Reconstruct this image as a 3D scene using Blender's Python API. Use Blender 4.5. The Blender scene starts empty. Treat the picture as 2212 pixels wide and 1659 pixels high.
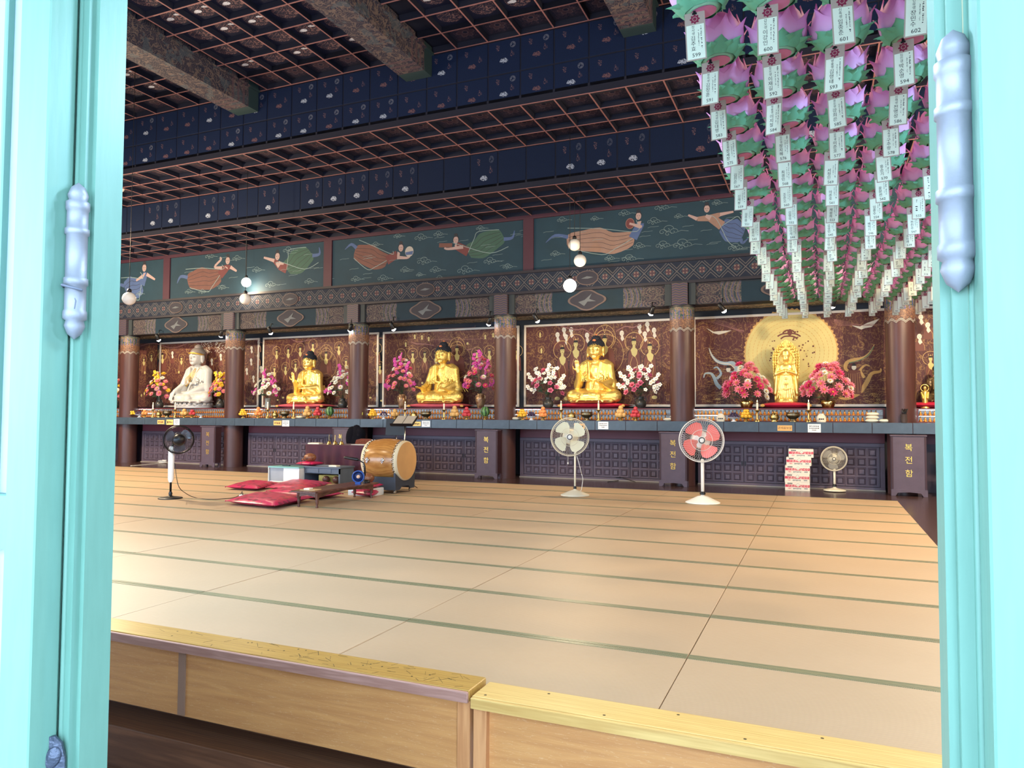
import bpy, bmesh, math, random
from mathutils import Vector, Matrix, Euler
RND = random.Random(11)
SC = bpy.context.scene
COL = SC.collection
PI = math.pi

# ------------------------------------------------------------ camera
CAM_H = 1.5
F_PX, YAW, PITCH, ROLL = 1575.26, 0.40154, 0.0420467, 0.003995
_cy, _sy, _cp, _sp = math.cos(YAW), math.sin(YAW), math.cos(PITCH), math.sin(PITCH)
FWD = Vector((-_sy*_cp, _cy*_cp, _sp))
_r = Vector((_cy, _sy, 0)); _u = _r.cross(FWD)
RGT = math.cos(ROLL)*_r + math.sin(ROLL)*_u
UPV = -math.sin(ROLL)*_r + math.cos(ROLL)*_u
cd = bpy.data.cameras.new('camera'); cam = bpy.data.objects.new('camera', cd); COL.objects.link(cam)
cd.sensor_width = 36; cd.lens = F_PX/2212*36; cd.clip_start = 0.05; cd.clip_end = 300
cam.matrix_world = Matrix(((RGT.x, UPV.x, -FWD.x, 0), (RGT.y, UPV.y, -FWD.y, 0), (RGT.z, UPV.z, -FWD.z, CAM_H), (0, 0, 0, 1)))
SC.camera = cam
def ray(x, y): return FWD + RGT*((x-1106)/F_PX) - UPV*((y-829.5)/F_PX)
def pz(x, y, z=0.0):                     # photo pixel -> point on the level z
    d = ray(x, y); t = (z-CAM_H)/d.z; return Vector((0, 0, CAM_H)) + d*t
def py(x, y, Y):                         # photo pixel -> point on the upright plane at depth Y
    d = ray(x, y); t = Y/d.y; return Vector((0, 0, CAM_H)) + d*t
def pd(x, y, depth): return Vector((0, 0, CAM_H)) + ray(x, y)*depth

# ------------------------------------------------------------ world, light, exposure
w = bpy.data.worlds.new('world'); SC.world = w; w.use_nodes = True
wb = w.node_tree.nodes['Background']; wb.inputs[0].default_value = (0.60, 0.78, 1.0, 1); wb.inputs[1].default_value = 9
GLOBE_W = 260; SPOT_W = 17
vs = SC.view_settings
vs.view_transform = 'Standard'; vs.look = 'None'; vs.gamma = 1.0; vs.exposure = 0.42
try: vs.use_curve_mapping = False
except Exception: pass
SC.display_settings.display_device = 'sRGB'

# ------------------------------------------------------------ helpers
def lin(c): return c/12.92 if c <= 0.04045 else ((c+0.055)/1.055)**2.4
def rgb(r, g, b): return (lin(r/255), lin(g/255), lin(b/255), 1)

class MB:
    """collects shapes; build() links them as ONE mesh object"""
    def __init__(s): s.v = []; s.f = []; s.mi = []; s.sm = []; s.mx = None
    def add(s, vs_, fs, mi=0, sm=False, mx=None):
        o = len(s.v)
        m = mx if mx is not None else s.mx
        if m is not None: vs_ = [m @ Vector(v) for v in vs_]
        s.v += [tuple(v) for v in vs_]
        for f in fs: s.f.append(tuple(i+o for i in f)); s.mi.append(mi); s.sm.append(sm)
        return s
    def box(s, x0, x1, y0, y1, z0, z1, mi=0, mx=None):
        return s.add([(x0,y0,z0),(x1,y0,z0),(x1,y1,z0),(x0,y1,z0),(x0,y0,z1),(x1,y0,z1),(x1,y1,z1),(x0,y1,z1)],
                     [(0,3,2,1),(4,5,6,7),(0,1,5,4),(1,2,6,5),(2,3,7,6),(3,0,4,7)], mi, False, mx)
    def bbox(s, x0, x1, y0, y1, z0, z1, b=.01, mi=0, mx=None):      # box with chamfered vertical and top edges
        P = [(x0+b,y0),(x1-b,y0),(x1,y0+b),(x1,y1-b),(x1-b,y1),(x0+b,y1),(x0,y1-b),(x0,y0+b)]
        Q = [(x0+2*b,y0+b),(x1-2*b,y0+b),(x1-b,y0+2*b),(x1-b,y1-2*b),(x1-2*b,y1-b),(x0+2*b,y1-b),(x0+b,y1-2*b),(x0+b,y0+2*b)]
        vv = [(x,y,z0) for x,y in P]+[(x,y,z1-b) for x,y in P]+[(x,y,z1) for x,y in Q]
        ff = [tuple(range(7,-1,-1)), tuple(range(16,24))]
        for k in range(8):
            j = (k+1) % 8; ff += [(k,j,8+j,8+k),(8+k,8+j,16+j,16+k)]
        return s.add(vv, ff, mi, False, mx)
    def lathe(s, prof, n=24, mi=0, mx=None, sm=True, cap=True):      # prof: [(r,z)], axis z
        vv = []; ff = []
        for r, z in prof:
            for k in range(n):
                a = 2*PI*k/n; vv.append((r*math.cos(a), r*math.sin(a), z))
        for i in range(len(prof)-1):
            for k in range(n):
                j = (k+1) % n; ff.append((i*n+k, i*n+j, (i+1)*n+j, (i+1)*n+k))
        s.add(vv, ff, mi, sm, mx)
        if cap:
            if prof[0][0] > 1e-5: s.add([vv[k] for k in range(n)], [tuple(range(n-1,-1,-1))], mi, False, mx)
            if prof[-1][0] > 1e-5: s.add([vv[(len(prof)-1)*n+k] for k in range(n)], [tuple(range(n))], mi, False, mx)
        return s
    def tube(s, pts, r, n=8, mi=0, mx=None, cap=True):               # r number or list
        pts = [Vector(p) for p in pts]; m = len(pts)
        rr = r if isinstance(r, (list, tuple)) else [r]*m
        vv = []; ff = []; prev = None
        for i, p in enumerate(pts):
            t = (pts[min(i+1, m-1)]-pts[max(i-1, 0)])
            if t.length < 1e-9: t = Vector((0, 0, 1))
            t.normalize()
            a = prev if prev is not None else (Vector((0, 0, 1)) if abs(t.z) < .9 else Vector((1, 0, 0)))
            u = t.cross(a)
            if u.length < 1e-6: u = t.cross(Vector((1, 0, 0)))
            u.normalize(); vv_ = u.cross(t).normalized(); prev = vv_
            for k in range(n):
                an = 2*PI*k/n; vv.append(p+(u*math.cos(an)+vv_*math.sin(an))*rr[i])
        for i in range(m-1):
            for k in range(n):
                j = (k+1) % n; ff.append((i*n+k, i*n+j, (i+1)*n+j, (i+1)*n+k))
        if cap: ff += [tuple(range(n-1,-1,-1)), tuple((m-1)*n+k for k in range(n))]
        return s.add(vv, ff, mi, True, mx)
    def ell(s, c, r, mi=0, rot=None, nu=16, nv=10, mx=None, sm=True):
        if isinstance(r, (int, float)): r = (r, r, r)
        rm = rot.to_matrix() if rot is not None else Matrix.Identity(3)
        c = Vector(c); vv = [c+rm@Vector((0, 0, -r[2]))]; ff = []
        for i in range(1, nv):
            ph = -PI/2+PI*i/nv
            for k in range(nu):
                a = 2*PI*k/nu
                vv.append(c+rm@Vector((r[0]*math.cos(ph)*math.cos(a), r[1]*math.cos(ph)*math.sin(a), r[2]*math.sin(ph))))
        vv.append(c+rm@Vector((0, 0, r[2]))); top = len(vv)-1
        for k in range(nu): ff.append((0, 1+(k+1) % nu, 1+k))
        for i in range(nv-2):
            for k in range(nu):
                j = (k+1) % nu; a = 1+i*nu; ff.append((a+k, a+j, a+nu+j, a+nu+k))
        a = 1+(nv-2)*nu
        for k in range(nu): ff.append((a+k, a+(k+1) % nu, top))
        return s.add(vv, ff, mi, sm, mx)
    def cap(s, a, b, ra, rb, mi=0, n=12):                            # capsule from a to b with taper
        a = Vector(a); b = Vector(b); d = (b-a); L = d.length
        if L < 1e-6: return s.ell(a, ra, mi)
        d.normalize(); pts = []; rr = []
        for k in range(4):
            t = k/4*PI/2; pts.append(a-d*ra*math.cos(t)); rr.append(max(ra*math.sin(t), ra*.02))
        for k in range(7): pts.append(a.lerp(b, k/6)); rr.append(ra+(rb-ra)*k/6)
        for k in range(1, 5):
            t = k/4*PI/2; pts.append(b+d*rb*math.sin(t)); rr.append(max(rb*math.cos(t), rb*.02))
        return s.tube(pts, rr, n, mi)
    def prism(s, poly, y0, y1, mi=0, mx=None):                       # polygon in x,z extruded in y (y0 front)
        n = len(poly)
        ar = sum(poly[i][0]*poly[(i+1) % n][1]-poly[(i+1) % n][0]*poly[i][1] for i in range(n))
        if ar < 0: poly = poly[::-1]
        vv = [(x, y0, z) for x, z in poly]+[(x, y1, z) for x, z in poly]
        ff = [tuple(range(n)), tuple(range(2*n-1, n-1, -1))]+[((i+1) % n, i, n+i, n+(i+1) % n) for i in range(n)]
        return s.add(vv, ff, mi, False, mx)
    def strip(s, pts, wd, y0, y1, mi=0, mx=None):                    # flat ribbon along points in x,z ; wd number or list
        n = len(pts); L = []; Rr = []
        ww = wd if isinstance(wd, (list, tuple)) else [wd]*n
        for i, p in enumerate(pts):
            a = pts[max(i-1, 0)]; b = pts[min(i+1, n-1)]
            dx, dz = b[0]-a[0], b[1]-a[1]; l = math.hypot(dx, dz) or 1
            nx, nz = -dz/l, dx/l
            L.append((p[0]+nx*ww[i]/2, p[1]+nz*ww[i]/2)); Rr.append((p[0]-nx*ww[i]/2, p[1]-nz*ww[i]/2))
        vv = [(x, y0, z) for x, z in L]+[(x, y0, z) for x, z in Rr]
        ff = [(n+i, n+i+1, i+1, i) for i in range(n-1)]
        return s.add(vv, ff, mi, False, mx)
    def ring(s, cx, cz, r, wd, y0, y1, mi=0, n=24, rz=None, mx=None):
        rz = rz or r
        return s.strip([(cx+r*math.cos(2*PI*k/n), cz+rz*math.sin(2*PI*k/n)) for k in range(n+1)], wd, y0, y1, mi, mx)
    def disc(s, cx, cz, r, y0, y1, mi=0, n=18, rz=None, mx=None):
        rz = rz or r
        return s.prism([(cx+r*math.cos(2*PI*k/n), cz+rz*math.sin(2*PI*k/n)) for k in range(n)], y0, y1, mi, mx)
    def mesh(s, name, mats):
        me = bpy.data.meshes.new(name); me.from_pydata(s.v, [], s.f)
        for m in (mats if isinstance(mats, (list, tuple)) else [mats]): me.materials.append(m)
        me.polygons.foreach_set('material_index', s.mi); me.polygons.foreach_set('use_smooth', s.sm); me.update()
        return me
    def build(s, name, mats, parent=None, loc=None, rz=0, mx=None): return ob(name, s.mesh(name, mats), parent, loc, rz, mx)

def ob(name, me, parent=None, loc=None, rz=0, mx=None):
    o = bpy.data.objects.new(name, me); COL.objects.link(o)
    if mx is not None: o.matrix_basis = mx
    if loc is not None: o.location = loc
    if rz: o.rotation_euler.z = rz
    if parent is not None: o.parent = parent
    return o
def empty(name, loc=(0, 0, 0), rz=0):
    o = bpy.data.objects.new(name, None); COL.objects.link(o); o.location = loc; o.rotation_euler.z = rz; o.empty_display_size = .1
    return o
def tag(o, label, cat, group=None):
    o['label'] = label; o['category'] = cat
    if group: o['group'] = group
    return o
def struct(o): o['kind'] = 'structure'; return o
def thing(name, label, cat, loc=(0, 0, 0), rz=0, group=None): return tag(empty(name, loc, rz), label, cat, group)
def copy_tree(o, parent=None):
    c = o.copy(); COL.objects.link(c); c.parent = parent
    for ch in list(o.children): copy_tree(ch, c)
    return c
def TR(x=0, y=0, z=0, rx=0, ry=0, rz=0, s=1):
    return Matrix.Translation((x, y, z)) @ Euler((rx, ry, rz)).to_matrix().to_4x4() @ Matrix.Diagonal((s, s, s, 1) if isinstance(s, (int, float)) else (*s, 1))

# ------------------------------------------------------------ materials
class X_:
    """shader maths by operators"""
    def __init__(s, nt, v): s.nt = nt; s.v = v
    def _m(s, op, *a):
        n = s.nt.nodes.new('ShaderNodeMath'); n.operation = op
        for i, q in enumerate((s,)+a):
            q = q.v if isinstance(q, X_) else q
            if isinstance(q, (int, float)): n.inputs[i].default_value = q
            else: s.nt.links.new(q, n.inputs[i])
        return X_(s.nt, n.outputs[0])
    def __add__(s, o): return s._m('ADD', o)
    def __sub__(s, o): return s._m('SUBTRACT', o)
    def __mul__(s, o): return s._m('MULTIPLY', o)
    def __truediv__(s, o): return s._m('DIVIDE', o)
    def __lt__(s, o): return s._m('LESS_THAN', o)
    def __gt__(s, o): return s._m('GREATER_THAN', o)
    def abs(s): return s._m('ABSOLUTE')
    def frac(s): return s._m('FRACT')
    def floor(s): return s._m('FLOOR')
    def sin(s): return s._m('SINE')
    def cos(s): return s._m('COSINE')
    def sqrt(s): return s._m('SQRT')
    def max(s, o): return s._m('MAXIMUM', o)
    def min(s, o): return s._m('MINIMUM', o)
    def pow(s, o): return s._m('POWER', o)
    def atan2(s, o): return s._m('ARCTAN2', o)
    def neg(s): return s*-1.0
class MT:
    def __init__(s, name, col=(.5, .5, .5, 1), rough=.5, metal=0, spec=.4):
        s.m = bpy.data.materials.new(name); s.m.use_nodes = True; s.nt = s.m.node_tree; s.b = s.nt.nodes['Principled BSDF']
        s.b.inputs['Base Color'].default_value = col; s.b.inputs['Roughness'].default_value = rough; s.b.inputs['Metallic'].default_value = metal
        s.b.inputs['Specular IOR Level'].default_value = spec
    def coord(s, kind='Object', scale=(1, 1, 1)):
        t = s.nt.nodes.new('ShaderNodeTexCoord'); o = t.outputs[kind]
        if scale != (1, 1, 1):
            mp = s.nt.nodes.new('ShaderNodeMapping'); mp.inputs['Scale'].default_value = scale; s.nt.links.new(o, mp.inputs[0]); o = mp.outputs[0]
        return o
    def xyz(s, kind='Object'):
        n = s.nt.nodes.new('ShaderNodeSeparateXYZ'); s.nt.links.new(s.coord(kind), n.inputs[0]); return [X_(s.nt, q) for q in n.outputs]
    def noise(s, scale=5, detail=3, co=None, dist=0, out=0):
        n = s.nt.nodes.new('ShaderNodeTexNoise'); n.inputs['Scale'].default_value = scale; n.inputs['Detail'].default_value = detail; n.inputs['Distortion'].default_value = dist
        s.nt.links.new(co if co is not None else s.coord(), n.inputs['Vector']); return X_(s.nt, n.outputs[out])
    def wave(s, scale=5, dist=2, detail=2, co=None, dirn='X', dscale=1, typ='BANDS'):
        n = s.nt.nodes.new('ShaderNodeTexWave'); n.wave_type = typ
        if typ == 'BANDS': n.bands_direction = dirn
        n.inputs['Scale'].default_value = scale; n.inputs['Distortion'].default_value = dist; n.inputs['Detail'].default_value = detail; n.inputs['Detail Scale'].default_value = dscale
        s.nt.links.new(co if co is not None else s.coord(), n.inputs['Vector']); return X_(s.nt, n.outputs[1])
    def voro(s, scale=5, feature='F1', co=None, out=0):
        n = s.nt.nodes.new('ShaderNodeTexVoronoi'); n.feature = feature; n.inputs['Scale'].default_value = scale
        s.nt.links.new(co if co is not None else s.coord(), n.inputs['Vector']); return X_(s.nt, n.outputs[out])
    def rand(s):
        n = s.nt.nodes.new('ShaderNodeObjectInfo'); return X_(s.nt, n.outputs['Random'])
    def mix(s, fac, a, b, mode='MIX'):
        n = s.nt.nodes.new('ShaderNodeMix'); n.data_type = 'RGBA'; n.blend_type = mode
        for sock, q in ((n.inputs[0], fac), (n.inputs[6], a), (n.inputs[7], b)):
            q = q.v if isinstance(q, X_) else q
            if isinstance(q, (int, float)): sock.default_value = q
            elif isinstance(q, tuple): sock.default_value = q
            else: s.nt.links.new(q, sock)
        return n.outputs[2]
    def ramp(s, fac, stops):
        n = s.nt.nodes.new('ShaderNodeValToRGB'); s.nt.links.new(fac.v, n.inputs[0]); e = n.color_ramp.elements
        e[0].position, e[0].color = stops[0]; e[1].position, e[1].color = stops[1]
        for p, c in stops[2:]:
            q = e.new(p); q.color = c
        return n.outputs[0]
    def col(s, c): s.nt.links.new(c, s.b.inputs['Base Color']); return s
    def rough(s, x): s.nt.links.new(x.v, s.b.inputs['Roughness']); return s
    def bump(s, h, strength=.3, dist=.01):
        n = s.nt.nodes.new('ShaderNodeBump'); n.inputs['Strength'].default_value = strength; n.inputs['Distance'].default_value = dist
        s.nt.links.new(h.v if isinstance(h, X_) else h, n.inputs['Height']); s.nt.links.new(n.outputs[0], s.b.inputs['Normal']); return s
    def emit(s, c, st): s.b.inputs['Emission Color'].default_value = c; s.b.inputs['Emission Strength'].default_value = st; return s
def dim(c, k): return (c[0]*k, c[1]*k, c[2]*k, 1)
def flat(name, c, rough=.5, metal=0, var=.12, scale=6, bump=0, bscale=60, spec=.4, stretch=(1, 1, 1)):
    t = MT(name, c, rough, metal, spec); co = t.coord('Object', stretch)
    if var: t.col(t.mix(t.noise(scale, 4, co), dim(c, 1-var), dim(c, 1+var)))
    if bump: t.bump(t.noise(bscale, 3, co), bump, .01)
    return t.m
def wood(name, c1, c2, rough=.4, scale=3, stretch=(1, 8, 8), spec=.4, bump=.08):
    t = MT(name, c1, rough, 0, spec); co = t.coord('Object', stretch)
    n = t.noise(scale, 6, co, 1.2); g = t.wave(scale*.7, 6, 3, co, 'Y', 1.5)
    t.col(t.mix(n*.6+g*.4, c1, c2)); t.bump(n, bump, .004); return t.m
# ------------------------------------------------------------ shared materials
NAVY = rgb(38, 46, 66); TEAL = rgb(62, 98, 96); SALMON = rgb(140, 98, 98)
def mk_mint(name, k=1.0):
    t = MT(name, rgb(110, 190, 170), .45); co = t.coord('Object', (1, 1, .12)); n = t.noise(60, 5, co); p = t.noise(5, 3, t.coord('Object', (1, 1, .3)))
    c = t.mix(n, dim(rgb(86, 126, 112), k), dim(rgb(100, 142, 127), k)); c = t.mix(p*.35, c, dim(rgb(90, 126, 120), k)); t.col(c); t.bump(n, .12, .004); return t.m
MINT = mk_mint('mint_painted_wood')
def mk_paint_wood():
    t = MT('bench_apron_wood', rgb(170, 110, 60), .42); co = t.coord('Object', (.35, 4, 5)); n = t.noise(3.2, 7, co, 1.5)
    sx = t.noise(1.1, 3, t.coord('Object', (.6, 1, 1)))
    c = t.mix(n, rgb(176, 116, 66), rgb(240, 184, 116)); c = t.mix(sx*.3, c, rgb(140, 86, 50))
    sc = (t.wave(9, 14, 4, t.coord('Object', (.4, 1, 3)), 'Z', 2) > .985)*.35
    t.col(t.mix(sc, c, rgb(225, 190, 150))); t.bump(n, .06, .003); return t.m
BENCH_APRON = mk_paint_wood()
BENCH_TOP = wood('bench_top_wood', rgb(140, 100, 40), rgb(205, 165, 90), .35, 3, (.5, 8, 8))
BENCH_EDGE = wood('bench_edge_wood', rgb(150, 105, 90), rgb(205, 165, 150), .5, 4, (.6, 8, 8))
BENCH_EDGE2 = wood('bench_pine_wood', rgb(186, 142, 74), rgb(232, 200, 128), .45, 3, (.5, 9, 9))
BENCH_POST = wood('bench_post_wood', rgb(176, 116, 70), rgb(226, 170, 116), .5, 3, (8, 8, .6))
BENCH_DARK = wood('bench_shelf_wood', rgb(78, 50, 38), rgb(136, 94, 66), .45, 3, (.5, 8, 8))
FLOORM = wood('dark_floor_wood', rgb(56, 40, 40), rgb(78, 58, 56), .22, 2.2, (.5, 9, 1), .5, .02)
def mk_mat():
    t = MT('ribbed_brown_mat', rgb(170, 140, 110), .5, 0, .45); x, y, z = t.xyz()
    rib = (y*260.0).sin()
    n = t.noise(1.3, 4); f = t.noise(90, 2, t.coord('Object', (.2, 1, 1)))
    c = t.mix(n*.6+f*.4, rgb(170, 146, 116), rgb(190, 164, 134)); c = t.mix(t.rand()*.35, c, rgb(168, 142, 112)); t.col(c)
    t.bump(rib, .12, .002); return t.m
MATM = mk_mat()
def mk_band():
    t = MT('woven_green_border', rgb(120, 125, 90), .35, 0, .6); x, y, z = t.xyz()
    a = (x*45.0).frac(); b = (y*60.0+x*45.0).frac()
    chk = ((a-.5)*(b-.5)) > 0
    t.col(t.mix(chk, rgb(60, 74, 60), rgb(156, 150, 112))); t.bump(chk, .4, .002); return t.m
BANDM = mk_band()
MAROON = flat('maroon_paint', rgb(96, 44, 56), .5, 0, .12, 3)
PURPLE = flat('dull_purple_paint', rgb(94, 80, 92), .45, 0, .14, 4, .1, 30)
PURPLE_D = flat('dark_purple_paint', rgb(60, 46, 58), .5, 0, .14, 4)
SLATE = flat('slate_stone', rgb(66, 80, 94), .35, 0, .3, 9, .05, 90)
DARKWOOD = wood('dark_brown_wood', rgb(58, 36, 32), rgb(92, 58, 50), .35, 3, (6, 6, .6))
GOLDP = MT('gold_paint', rgb(230, 190, 90), .35, .6).m
WHITE = flat('white_paint', rgb(235, 232, 225), .45, 0, .03)
BLACK = flat('black_plastic', rgb(15, 17, 22), .4, 0, .1)
INK = flat('black_ink', rgb(30, 28, 34), .7, 0, .0)
CREAM = flat('cream_plastic', rgb(222, 216, 194), .35, 0, .05)
CORD = flat('dark_cord', rgb(26, 28, 34), .6, 0, 0)
CHROME = MT('chrome', rgb(210, 212, 215), .18, 1).m
BRASS = MT('brass', rgb(190, 160, 100), .28, 1).m
BRASS_D = MT('dark_brass', rgb(132, 118, 92), .32, 1).m

# ------------------------------------------------------------ floor, ground, enclosing walls
XL, XR, YF, YB = -24.4, 6.4, 1.2, 17.42
o = MB().box(XL, XR, 3.72, YB, -.25, -.015).build('floor', FLOORM); struct(o)
LOWF = -.78
o = MB().box(XL, XR, YF-.3, 3.9, LOWF-.2, LOWF).build('floor', BENCH_DARK); struct(o)
o = MB().box(-45, 30, -40, YF-.3, LOWF-.45, LOWF-.12).build('ground', flat('pale_granite', rgb(150, 150, 148), .7, 0, .12, 2)); struct(o)
WALLM = flat('dim_wall_paint', rgb(96, 92, 92), .7)
DOORZ = 3.05
# front wall: masonry panels between the doorways, the wall above them
openings = [(-23.6, -20.2), (-19.4, -15.9), (-15.1, -11.6), (-10.9, -7.4), (-1.80, .46), (3.0, 5.6)]
edges = [XL]+[e for a in openings for e in a]+[XR]
mb = MB()
for i in range(0, len(edges), 2):
    x0, x1 = edges[i], edges[i+1]
    mb.box(x0, x1, YF, YF+.16, LOWF, DOORZ)
mb.box(XL, XR, YF, YF+.2, DOORZ, 9.0)
struct(mb.build('wall_front', WALLM))
struct(MB().box(XL-.2, XL, YF, YB, LOWF, 9.0).build('wall_left', WALLM))
struct(MB().box(XR, XR+.2, YF, YB, LOWF, 9.0).build('wall_right', WALLM))
struct(MB().box(XL, XR, 17.3, YB, -.1, 9.0).build('wall_back', flat('dark_back_wall', rgb(40, 46, 56), .7)))
struct(MB().box(XL-2, XR+2, -1.9, YF, 4.3, 4.5).build('eaves', flat('eaves_paint', rgb(120, 150, 140), .7)))

# ------------------------------------------------------------ ceiling: stepped coffers
G = .6563; GX = -6.34
def gx(k): return GX+G*k
def mk_coffer(name, c_in, c_pet, c_line, pet):
    t = MT(name, NAVY, .75, 0, .2); u, v, q = t.xyz('Generated')
    x = (u-.5)*2.0; y = (v-.5)*2.0
    r = (x*x+y*y).sqrt(); th = y.atan2(x)
    lobe = ((th*(pet/2.0)).cos().abs())*.22+.34
    rr = t.rand(); k = (rr > .5)*.12+.88
    fl = r < lobe*k; ln = ((r-lobe*k).abs() < .035); cen = r < .16; cl = ((r-.17).abs() < .035)
    frame = (x.abs().max(y.abs())) < .8; edge = (x.abs().max(y.abs())) < .94
    nz = t.noise(14, 3, t.coord('Generated')); orn = ((nz-.5).abs() < .025)*frame
    base = t.mix(edge, rgb(16, 20, 38), rgb(26, 28, 44)); base = t.mix(frame, base, c_in)  # outer rim painted darker, as the shade of the deep recess
    base = t.mix(orn*.7, base, c_line); base = t.mix(fl*.85, base, c_pet); base = t.mix(ln*.8, base, c_line); base = t.mix(cen, base, c_in); base = t.mix(cl*.8, base, c_line)
    t.col(base); return t.m
COF_B = mk_coffer('coffer_lotus_paint', rgb(20, 22, 42), rgb(54, 40, 50), rgb(76, 60, 68), 6)
COF_A = flat('coffer_plain_dark_wood', rgb(34, 32, 50), .7, 0, .3, 9)
def mk_crane():
    t = MT('coffer_crane_paint', NAVY, .75, 0, .2); u, v, q = t.xyz('Generated')
    x = (u-.5)*2.0; y = (v-.5)*2.0; n = t.noise(3.2, 3, t.coord('Generated'))
    fr = (x*x*1.1+y*y*1.1) < .62
    d1 = ((x-.38)*(x-.38)*2.2+(y+.12)*(y+.12)*6.0+(n-.5)*.5) < .12
    d2 = ((x+.38)*(x+.38)*2.2+(y-.12)*(y-.12)*6.0+(n-.5)*.5) < .12
    ln = ((t.noise(7, 3, t.coord('Generated'), 1.0)-.5).abs() < .03)*fr
    sel = t.rand() > .45
    c = t.mix(fr, rgb(12, 18, 42), rgb(34, 32, 50)); c = t.mix(ln*.8, c, rgb(120, 92, 92))
    bird = (d1.max(d2))*fr*sel; c = t.mix(bird, c, rgb(188, 192, 205)); c = t.mix(bird*ln, c, rgb(40, 40, 50)); t.col(c); return t.m
COF_C = mk_crane()
def mk_fascia(name, base, lotusz, rich=1.0):
    t = MT(name, base, .75, 0, .2); u, q, v = t.xyz('Generated'); r = t.rand(); n = t.noise(9, 3, t.coord('Generated')); n2 = t.noise(26, 3, t.coord('Generated'))
    x = (u-.5); y = v-lotusz
    lotus = (r > .8-.8*rich)*((x*x*10.0+y*y*32.0+(n-.5)*.35) < .18)*(n2 > .45)
    x2 = u-.3; y2 = v-.78; bl2 = ((x2*x2*30.0+y2*y2*14.0+(n-.5)*.5) < .12)*(n2 > .5)
    x3 = u-.78; y3 = v-.82; r3 = (x3*x3+y3*y3).sqrt(); bl3 = ((r3-.06).abs() < .03)*(n2 > .42)
    x4 = u-.76; y4 = v-.55; bl4 = ((x4*x4*30.0+y4*y4*14.0+(n-.5)*.5) < .07)*(n2 > .5)
    pale = t.mix(r > .62, rgb(96, 70, 76), rgb(150, 160, 180))
    c = t.mix(n2, dim(base, .7), dim(base, 1.3)); c = t.mix((bl2.max(bl4))*(r > 1.0-rich)*.75, c, rgb(92, 72, 80)); c = t.mix(bl3*.5*rich*(r > .5), c, rgb(104, 108, 124)); c = t.mix(lotus*.85, c, pale); t.col(c); return t.m
FAS_1 = mk_fascia('fascia_lotus_paint', rgb(8, 25, 56), .38); FAS_2 = mk_fascia('fascia_lotus_paint_low', rgb(8, 24, 52), .36, .45)
BARM = [flat('dark_coffer_bar', rgb(8, 14, 36), .7), flat('salmon_painted_edge', SALMON, .6, 0, .1)]
# names: upper ceiling, middle step, low step
ceilA = struct(MB().box(XL, XR, 14.10, 17.3, 6.40, 6.46).build('ceiling', BARM[0]))
ceilB = struct(MB().box(XL, XR, 12.17, 14.16, 7.31, 7.37).build('ceiling', BARM[0]))
ceilC = struct(MB().box(XL, XR, 5.2, 12.3, 8.64, 8.74).box(XL, XR, YF, 5.2, 6.4, 6.5).box(XL, XR, 5.2, 5.3, 6.4, 8.7).build('ceiling', BARM[0]))
pm = {}
def panel_mesh(key, w_, d_, mat_):
    if key not in pm: pm[key] = MB().box(-w_/2, w_/2, -d_/2, d_/2, 0, .03).mesh('coffer_panel', mat_)
    return pm[key]
def coffer(parent, z, ys, k0, k1, mat_, key, skip=lambda x, y: False, rec=.11):
    for j in range(len(ys)-1):
        d = ys[j+1]-ys[j]; cyy = (ys[j]+ys[j+1])/2
        me = panel_mesh((key, round(d, 2), mat_.name if not callable(mat_) else ''), G-.03, d-.03, mat_)
        for k in range(k0, k1):
            xc = gx(k)+G/2
            if skip(xc, cyy): continue
            ob('coffer_panel', me, parent, (xc, cyy, z+rec))
    x0, x1 = gx(k0), gx(k1); y0, y1 = ys[0], ys[-1]
    bx = MB().box(x0, x1, -.016, .016, .008, rec+.02).box(x0, x1, -.012, .012, 0, .008, 1).mesh('coffer_bar', BARM)
    by = MB().box(-.016, .016, y0, y1, .006, rec+.02).box(-.012, .012, y0, y1, -.002, .006, 1).mesh('coffer_bar', BARM)
    for y in ys: ob('coffer_bar', bx, parent, (0, y, z))
    for k in range(k0, k1+1): ob('coffer_bar', by, parent, (gx(k), 0, z))
coffer(ceilA, 6.27, [14.10, 14.775, 15.425, 16.09], -21, 14, COF_A, 'A')
coffer(ceilB, 7.175, [12.17, 12.865, 13.49, 14.10], -17, 13, COF_B, 'B')
BEAMX = [-15.8, -11.455, -7.165, -2.80, 1.45]
inbeam = lambda x, y: any(abs(x-b) < .5 for b in BEAMX)
yC = [12.17-.617*i for i in range(8)][::-1]
coffer(ceilC, 8.49, yC[-2:], -15, 13, COF_B, 'C1', inbeam)
coffer(ceilC, 8.49, yC[:-1], -15, 8, COF_C, 'C2', inbeam)
def fascia(parent, Y, z0, z1, k0, k1, mat_, name='fascia_panel'):
    me = MB().bbox(-G/2+.012, G/2-.012, -(z1-z0)/2+.012, (z1-z0)/2-.012, 0, .03, .008, 0, TR(rx=PI/2)).mesh(name, mat_)
    for k in range(k0, k1): ob(name, me, parent, (gx(k)+G/2, Y+.03, (z0+z1)/2))
    MB().box(gx(k0), gx(k1), Y+.015, Y+.06, z0, z1).build('fascia_backing', BARM[0], parent)
fascia(ceilB, 14.10, 6.29, 7.17, -21, 14, FAS_2)
fascia(ceilC, 12.17, 7.195, 7.83, -17, 13, FAS_1)
fascia(ceilC, 12.17, 7.83, 8.48, -17, 13, FAS_1)
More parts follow.
